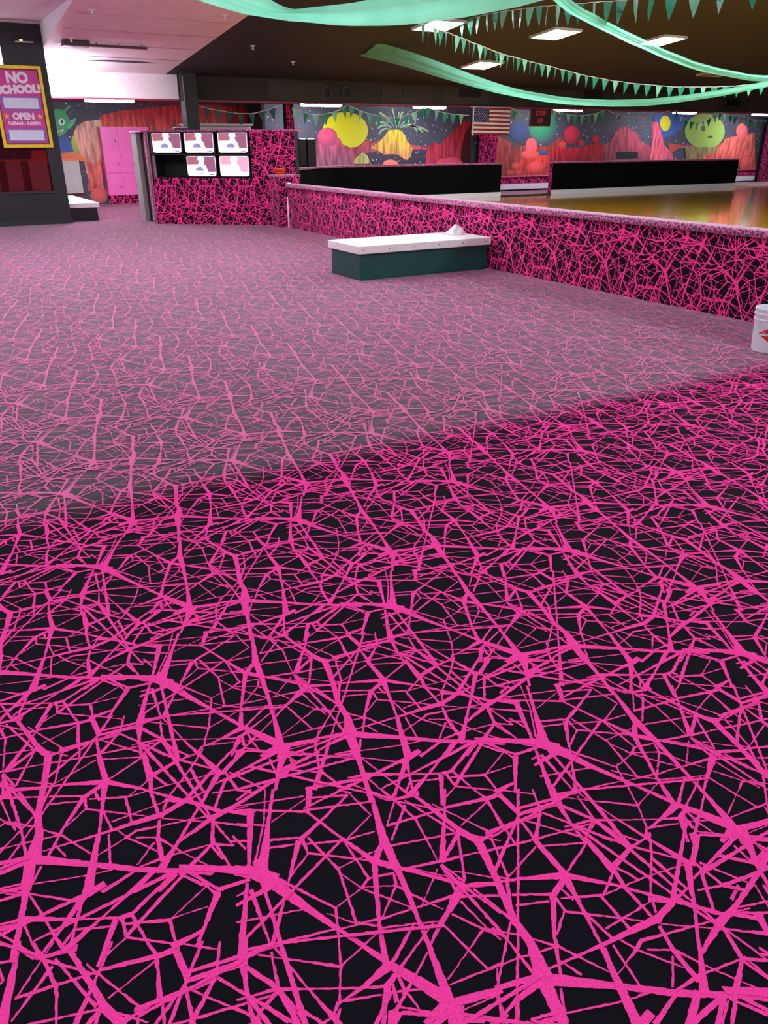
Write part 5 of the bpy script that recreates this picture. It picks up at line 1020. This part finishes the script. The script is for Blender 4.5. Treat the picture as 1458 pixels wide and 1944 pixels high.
# ---- step up sign -----------------------------------------------------------
t = thing('step_sign', 'dark sign lettered STEP UP in red hanging right of the flag', 'sign', (19.03, 22.42, 2.14))
make('board', box(18.6, 19.48, 22.40, 22.44, 2.13, 2.67), mat('sign_dark', (48, 22, 30), 0.6), t)
RT = mat('sign_red', (205, 40, 82), 0.5)
for a in ((18.6, 19.48, 2.655, 2.67), (18.6, 19.48, 2.13, 2.142), (18.6, 18.612, 2.142, 2.655), (19.468, 19.48, 2.142, 2.655)):
    make('border', box(a[0], a[1], 22.392, 22.4, a[2], a[3]), RT, t)
make('lettering', text_geo('STEP', 0.2, (19.04, 22.398, 2.51), (1, 0, 0), Z, (0, -1, 0), 0.002, 0.008), RT, t)
make('lettering', text_geo('UP', 0.2, (19.04, 22.398, 2.29), (1, 0, 0), Z, (0, -1, 0), 0.002, 0.008), RT, t)

# ---- soffit speakers and vents ------------------------------------------------
HOLE = mat('speaker_black', (8, 7, 9), 0.6)
RIMM = mat('speaker_rim', (64, 58, 60), 0.5)
for x, z, lb in ((11.16, 2.94, 'round black soffit speaker, leftmost of the three'), (11.82, 2.95, 'round black soffit speaker, middle of the three'), (13.9, 2.97, 'round black soffit speaker, right one by itself above the volcano')):
    t = thing('soffit_speaker', lb, 'speaker', (x, YS - 0.02, z), 'round speakers in the black soffit')
    bm = bmesh.new()
    r0, r1 = 0.165, 0.14
    V, F = [], []
    for k in range(28):
        an = 2 * math.pi * k / 28
        for r, y in ((r0, YS - 0.001), (r0, YS - 0.035), (r1, YS - 0.035), (r1, YS - 0.004)):
            V.append((x + r * math.cos(an), y, z + r * math.sin(an)))
    for k in range(28):
        for q in range(3):
            a, c = 4 * k + q, 4 * ((k + 1) % 28) + q
            F.append([a, c, c + 1, a + 1])
    bm.free()
    make('rim', (V, F), RIMM, t)
    V = [(x + r1 * math.cos(2 * math.pi * k / 28), YS - 0.006, z + r1 * math.sin(2 * math.pi * k / 28)) for k in range(28)]
    make('cone', (V, [list(range(28))]), HOLE, t)
for x, z, lb in ((16.2, 3.05, 'black rectangular soffit vent above the flag'), (21.4, 3.1, 'black rectangular soffit vent behind the long green swag'), (28.7, 3.0, 'black rectangular soffit vent at far right')):
    t = thing('soffit_vent', lb, 'vent', (x, YS - 0.02, z - 0.12), 'rectangular vents in the black soffit')
    make('recess', box(x - 0.43, x + 0.43, YS - 0.015, YS - 0.002, z - 0.12, z + 0.12), HOLE, t)
    for k in range(5):
        make('louvre', box(x - 0.41, x + 0.41, YS - 0.035, YS - 0.016, z - 0.10 + k * 0.048, z - 0.09 + k * 0.048), HOLE, t)

# ---- black booth with the poster at the left edge -------------------------------
t = thing('ticket_booth', 'tall black framed booth with a glass window at the left edge', 'booth', (1.0, 20.0, 0))
BF = mat('booth_frame_black', (24, 24, 29), 0.5, 0.1, 4)
make('right_post', box(3.06, 3.34, 20.0, 20.16, 0, 3.93), BF, t)
make('header', box(2.5, 3.06, 20.0, 20.12, 3.12, 3.93), BF, t)
make('header', box(-3, 2.5, 20.0, 20.12, 3.55, 3.93), BF, t)
make('lower_panel', box(-3, 3.06, 20.0, 20.12, 0.0, 0.66), BF, t)
make('sill', box(-3, 3.1, 19.96, 20.1, 0.66, 0.70), mat('sill_dark', (52, 44, 50), 0.35), t)
make('base_strip', box(-3, 3.36, 19.985, 20.0, 0.0, 0.10), mat('base_dark', (36, 35, 40), 0.5), t)
make('top_trim', box(-3, 3.36, 19.96, 20.16, 3.90, 3.945), mat('booth_trim', (215, 190, 195), 0.6), t)
gm, nt, b = nodes_of('dark_glass')
b.inputs['Base Color'].default_value = lin((150, 60, 70)); b.inputs['Roughness'].default_value = 0.08
b.inputs['Transmission Weight'].default_value = 0.9; b.inputs['IOR'].default_value = 1.1
make('window_pane', box(-3, 3.06, 20.05, 20.062, 0.70, 3.12), gm, t)
make('side_wall', box(-3, -2.9, 20.12, 22.4, 0, 3.93), BF, t)
make('counter', box(-2.9, 3.0, 20.13, 20.75, 0.62, 0.68), mat('counter_dark_red', (50, 16, 20), 0.3), t)
make('bright_panel', box(-0.5, 2.5, 20.08, 20.1, 3.14, 3.53), emit('bright_sign_panel', (235, 242, 255), 2.2), t)
# poster
pz = 1.58; PX0, PX1, PZ0, PZ1 = 2.20, 3.20, 1.58, 3.13
t = thing('poster', 'pink NO SCHOOL poster in a bright yellow frame on the black booth', 'poster', ((PX0 + PX1) / 2, 19.95, PZ0))
YF = mat('poster_yellow', (240, 214, 12), 0.45)
PK = mat('poster_pink', (206, 62, 148), 0.5)
DK = mat('poster_maroon', (120, 20, 60), 0.5)
for a in ((PX0, PX1, PZ0, PZ0 + 0.06), (PX0, PX1, PZ1 - 0.06, PZ1), (PX0, PX0 + 0.06, PZ0 + 0.06, PZ1 - 0.06), (PX1 - 0.06, PX1, PZ0 + 0.06, PZ1 - 0.06)):
    make('frame_bar', box(a[0], a[1], 19.93, 19.975, a[2], a[3]), YF, t)
make('backing', box(PX0 + 0.02, PX1 - 0.02, 19.96, 19.985, PZ0 + 0.02, PZ1 - 0.02), DK, t)
bd = make('sheet', box(PX0 + 0.085, PX1 - 0.085, 19.952, 19.96, PZ0 + 0.085, PZ1 - 0.085), PK, t)
PB = mat('poster_lilac', (132, 104, 190), 0.5); PW = mat('poster_white', (222, 226, 240), 0.5)
for za, zb in ((2.30, 2.56), (1.69, 1.95)):
    pn_ = make('notice_panel', box(PX0 + 0.12, PX1 - 0.12, 19.945, 19.952, za, zb), PB, t)
    make('notice_field', box(PX0 + 0.155, PX1 - 0.155, 19.940, 19.945, za + 0.03, zb - 0.03), PW, pn_)
WH = mat('poster_letter', (238, 232, 240), 0.5)
cxp = (PX0 + PX1) / 2
make('lettering', text_geo('NO', 0.27, (cxp, 19.952, 2.90), (1, 0, 0), Z, (0, -1, 0), 0.003, 0.014), WH, t)
make('lettering', text_geo('SCHOOL!', 0.2, (cxp, 19.952, 2.685), (1, 0, 0.05), Z, (0, -1, 0), 0.003, 0.016), WH, t)
make('lettering', text_geo('OPEN', 0.165, (cxp, 19.952, 2.18), (1, 0, 0), Z, (0, -1, 0), 0.003, 0.010), WH, t)
make('lettering', text_geo('9:00AM - 5:00PM', 0.092, (cxp, 19.952, 2.045), (1, 0, 0), Z, (0, -1, 0), 0.003, 0.005), WH, t)
for sx_ in (PX0 + 0.17, PX1 - 0.17):
    V = []
    for k in range(10):
        rr_ = 0.068 if k % 2 == 0 else 0.03
        an = math.pi / 2 + math.pi * k / 5
        V.append((sx_ + rr_ * math.cos(an), 19.948, 2.18 + rr_ * math.sin(an)))
    make('star', (V, [list(range(10))]), mat('poster_gold', (245, 190, 40), 0.5), t)
# small shelf with a device on the header
t = thing('router_shelf', 'small white shelf with a green lit device on the black booth header', 'shelf', (2.96, 19.93, 3.55))
make('shelf', box(2.79, 3.13, 19.85, 19.998, 3.545, 3.565), mat('shelf_white', (200, 205, 215), 0.4), t)
dv = make('device', box(2.84, 2.98, 19.88, 19.97, 3.566, 3.60, 0.006), mat('device_black', (18, 20, 18), 0.4), t)
make('indicator', box(2.87, 2.93, 19.874, 19.88, 3.575, 3.595), emit('green_led', (170, 240, 60), 3.0), dv)

# ---- bench with a white top left ------------------------------------------------
t = thing('bench', 'black box bench with a white top behind the black booth post', 'bench', (3.75, 21.9, 0))
make('base', box(3.44, 4.02, 20.42, 23.6, 0.0, 0.30), mat('bench_black', (14, 12, 16), 0.6), t)
make('seat_top', box(3.40, 4.07, 20.36, 23.7, 0.30, 0.40, 0.006), BTOP, t)
# ---- grey partition boards under the painted arch
t = thing('partition', 'grey board partition standing under the orange painted arm', 'partition', (3.95, 25.6, 0))
GB = mat('grey_board', (176, 168, 164), 0.7)
for xa, xb in ((2.2, 2.55), (2.75, 3.15), (3.35, 3.85), (3.98, 4.72)):
    make('board', box(xa, xb, 25.55, 25.6, 0.35, 1.22), GB, t)
make('dark_gap', box(2.1, 4.76, 25.6, 25.64, 0.0, 1.22), mat('gap_dark_red', (96, 40, 44), 0.7), t)
make('top_rail', box(2.1, 4.76, 25.54, 25.66, 1.22, 1.26), mat('rail_orange', (232, 110, 80), 0.6), t)
# ---- lockers ---------------------------------------------------------------------
t = thing('locker_unit', 'bank of hot pink lockers on a carpeted plinth against the mural', 'lockers', (6.2, 25.9, 0))
LK = mat('locker_pink', (252, 112, 184), 0.35)
make('cabinet', box(5.5, 6.9, 25.86, 26.14, 0.24, 2.1), LK, t)
carpet_panel('plinth', (5.5, 25.87, 0), (1, 0, 0), 1.4, 0.24, t, 0.1, 0.2)
KN = mat('locker_lock', (110, 70, 100), 0.3, metal=0.6)
for r in range(3):
    for c in range(3):
        x = 5.51 + c * 0.465; z = 0.25 + r * 0.617
        d = make('locker_door', box(x, x + 0.455, 25.845, 25.86, z, z + 0.607, 0.003), LK, t)
        make('lock', box(x + 0.36, x + 0.385, 25.825, 25.845, z + 0.2, z + 0.28), KN, d)
# ---- white counter behind the television booth
t = thing('counter', 'white counter top with a low front seen over the television booth', 'counter', (8.7, 24.5, 0))
make('front', box(7.62, 9.55, 24.3, 24.9, 0, 2.12), mat('counter_white', (205, 190, 195), 0.6), t)
make('top', box(7.58, 9.6, 24.24, 24.95, 2.12, 2.17), mat('counter_white_top', (225, 212, 216), 0.5), t)

# ---- conduit, vent and sprinklers on the white ceiling ------------------------------
t = thing('ceiling_track', 'dark box and conduit fixed across the white ceiling', 'conduit', (4.3, 18.7, 3.5))
CD = mat('conduit_dark', (74, 52, 58), 0.6)
yy = 19.4; zz = cz(yy)
make('junction_box', box(3.62, 4.15, yy - 0.12, yy + 0.12, zz - 0.10, zz - 0.01), CD, t)
make('conduit', box(4.15, 5.35, yy - 0.05, yy + 0.03, zz - 0.09, zz - 0.045), CD, t)
for x in (4.3, 4.75, 5.25):
    make('hanger', box(x - 0.008, x + 0.008, yy - 0.012, yy + 0.004, zz - 0.046, zz + 0.002), CD, t)
t = thing('ceiling_vent', 'curved dark slot vent in the white ceiling above the lockers', 'vent', (5.35, 21.3, 3.37))
V, F = [], []
for i in range(17):
    a = -1 + i / 8.0
    x = 5.2 + a * 0.85; wd = 0.14 * (1 - a * a) + 0.005
    V += [(x, 21.2 - wd, cz(21.2 - wd) - 0.006), (x, 21.2 + wd * 0.4, cz(21.2 + wd * 0.4) - 0.006)]
    if i: F.append([2 * i - 2, 2 * i - 1, 2 * i + 1, 2 * i])
make('slot', (V, F), mat('slot_dark', (60, 40, 48), 0.8), t)
SP = mat('sprinkler_white', (220, 205, 208), 0.4)
for x, y, lb in ((3.75, 16.9, 'small sprinkler head on the white ceiling, nearest to the booth header'), (3.75, 19.1, 'small sprinkler head on the white ceiling beside the booth post'), (6.15, 16.6, 'small sprinkler head on the white ceiling near the green swag'), (7.6, 18.9, 'small sprinkler head on the dark ceiling left of the long green swag'), (9.2, 20.3, 'small sprinkler head on the dark ceiling above the round speakers')):
    t = thing('sprinkler', lb, 'sprinkler', (x, y, cz(y)), 'sprinkler heads on the ceiling')
    make('escutcheon', lathe([(0.055, -0.02), (0.06, -0.004), (0.02, 0.0)], (x, y, cz(y)), 16), SP, t)
    make('stem', lathe([(0.018, -0.075), (0.018, -0.02)], (x, y, cz(y)), 10), SP, t)
    make('deflector', lathe([(0.035, -0.085), (0.035, -0.08)], (x, y, cz(y)), 12), SP, t)

# ---- green tulle swags ------------------------------------------------------------
tm, nt, b = nodes_of('green_tulle')
tc = nt.nodes.new('ShaderNodeTexCoord')
nz = nt.nodes.new('ShaderNodeTexNoise'); nz.inputs['Scale'].default_value = 3.0; nz.inputs['Detail'].default_value = 4
nt.links.new(tc.outputs['Object'], nz.inputs['Vector'])
mx = nt.nodes.new('ShaderNodeMix'); mx.data_type = 'RGBA'
mx.inputs[6].default_value = lin((112, 214, 172)); mx.inputs[7].default_value = lin((160, 240, 205))
nt.links.new(nz.outputs['Fac'], mx.inputs[0]); nt.links.new(mx.outputs[2], b.inputs['Base Color'])
b.inputs['Roughness'].default_value = 0.8
b.inputs['Alpha'].default_value = 0.86
tr = nt.nodes.new('ShaderNodeBsdfTranslucent'); nt.links.new(mx.outputs[2], tr.inputs[0])
ms = nt.nodes.new('ShaderNodeMixShader'); ms.inputs[0].default_value = 0.5
out = nt.nodes['Material Output']
nt.links.new(b.outputs[0], ms.inputs[1]); nt.links.new(tr.outputs[0], ms.inputs[2]); nt.links.new(ms.outputs[0], out.inputs[0])
TULLE = tm
def swag(key, label, depth):
    lo, hi = SWAGS[key]
    V, F = [], []
    K = 10
    for i, (a, c) in enumerate(zip(lo, hi)):
        a, c = Vector(a), Vector(c)
        d = (Vector(lo[min(i + 1, len(lo) - 1)]) - Vector(lo[max(i - 1, 0)])).normalized()
        n = d.cross((c - a).normalized() if (c - a).length > 1e-4 else Vector(Z)).normalized()
        for k in range(K + 1):
            f = k / K
            w = math.sin(f * math.pi) * depth + 0.25 * depth * math.sin(f * 17 + i * 0.15)
            V.append(a.lerp(c, f) + n * w)
    for i in range(len(lo) - 1):
        for k in range(K):
            q = i * (K + 1) + k
            F.append([q, q + 1, q + K + 2, q + K + 1])
    o = make('fabric_swag', (V, F), TULLE, smooth=True)
    return tag(o, label, 'swag', 'green fabric swags')
swag('A', 'widest pale green fabric swag across the top of the picture', 0.10)
swag('B', 'long green fabric swag drooping over the mural with its free end pinned to the ceiling', 0.07)
swag('C', 'narrow green fabric swag slanting down to the right past the ceiling lamps', 0.05)

# ---- pennant strings ----------------------------------------------------------------
CORD = mat('white_cord', (226, 226, 222), 0.6)
PEN = mat('green_pennant', (22, 150, 108), 0.35, 0.2, 6)
PEN2 = mat('pale_pennant', (120, 205, 165), 0.35, 0.2, 6)
PEN3 = mat('dark_pennant', (20, 62, 50), 0.4, 0.2, 6)
PMESH = {}
def pennant_mesh(w, h, mt_, key):
    if key in PMESH: return PMESH[key]
    me = bpy.data.meshes.new('pennant')
    V, F = [], []
    for s_, off in ((0, 0.0), (1, 0.003)):
        V += [(-w / 2, off, 0), (w / 2, off, 0), (w * 0.27, off + 0.02 * w, -h / 2), (-w * 0.27, off - 0.03 * w, -h / 2), (0.0, off + 0.05 * w, -h)]
    F = [[0, 3, 2, 1], [3, 4, 2], [5, 6, 7, 8], [8, 7, 9], [0, 1, 6, 5], [1, 2, 7, 6], [2, 4, 9, 7], [4, 3, 8, 9], [3, 0, 5, 8]]
    me.from_pydata(V, [], F); me.materials.append(mt_); me.update()
    PMESH[key] = me
    return me
def pennants(pts, label, step, w, h, mats, r=0.006, start=0.1):
    pts = [Vector(p) for p in pts]
    t = thing('pennant_string', label, 'pennants', tuple(pts[len(pts) // 2]), 'green pennant strings')
    make('cord', tube(pts, r, 6), CORD, t)
    base = WLOC[t.name]
    acc, nxt, k = 0.0, start, 0
    for a, c in zip(pts, pts[1:]):
        L = (c - a).length
        while nxt <= acc + L:
            p = a.lerp(c, (nxt - acc) / L); d = (c - a).normalized()
            mt_ = mats[k % len(mats)]
            o = bpy.data.objects.new('pennant', pennant_mesh(w, h, mt_, (round(w, 3), round(h, 3), mt_.name)))
            COL.objects.link(o); o.parent = t
            o.location = p - base
            o.rotation_euler = (0.12 * math.sin(k * 2.3), -math.atan2(d.z, math.hypot(d.x, d.y)) * 0.6, math.atan2(d.y, d.x) + 0.35 * math.sin(k * 1.7))
            nxt += step; k += 1
        acc += L
pennants(STRINGS['near'], 'nearest string of large green pennants at the top edge', 0.39, 0.21, 0.30, [PEN, PEN, PEN2], 0.006, 0.3)
pennants(STRINGS['mid'], 'long string of small green pennants sagging across the dark ceiling', 0.245, 0.155, 0.23, [PEN, PEN, PEN2, PEN], 0.008, 0.55)
fl_labels = ['dark green pennant string over the television booth', 'pale green pennant string left of the yellow planet top', 'green pennant string from the yellow planet to the volcano', 'green pennant string between the volcano and the flag', 'short pennant string end right of the flag', 'pale green pennant string right of the step up sign', 'bare looking pennant string above the pink painted dome', 'green pennant string looping over the lime planet', 'green pennant string at the far right edge of the mural']
for i, pts in enumerate(FAR_STRINGS):
    pts = [tuple(Vector(pts[0]).lerp(Vector(pts[1]), 0.35))] + list(pts[1:-1]) + [tuple(Vector(pts[-1]).lerp(Vector(pts[-2]), 0.35))]
    ms_ = [PEN3] if i == 0 else ([PEN2, PEN] if i in (1, 5) else [PEN, PEN2, PEN])
    if i == 6:
        pennants(pts, fl_labels[i], 1.6, 0.14, 0.16, [PEN3], 0.010, 0.6)
    else:
        pennants(pts, fl_labels[i], 0.31, 0.21, 0.30, ms_, 0.010, 0.12)
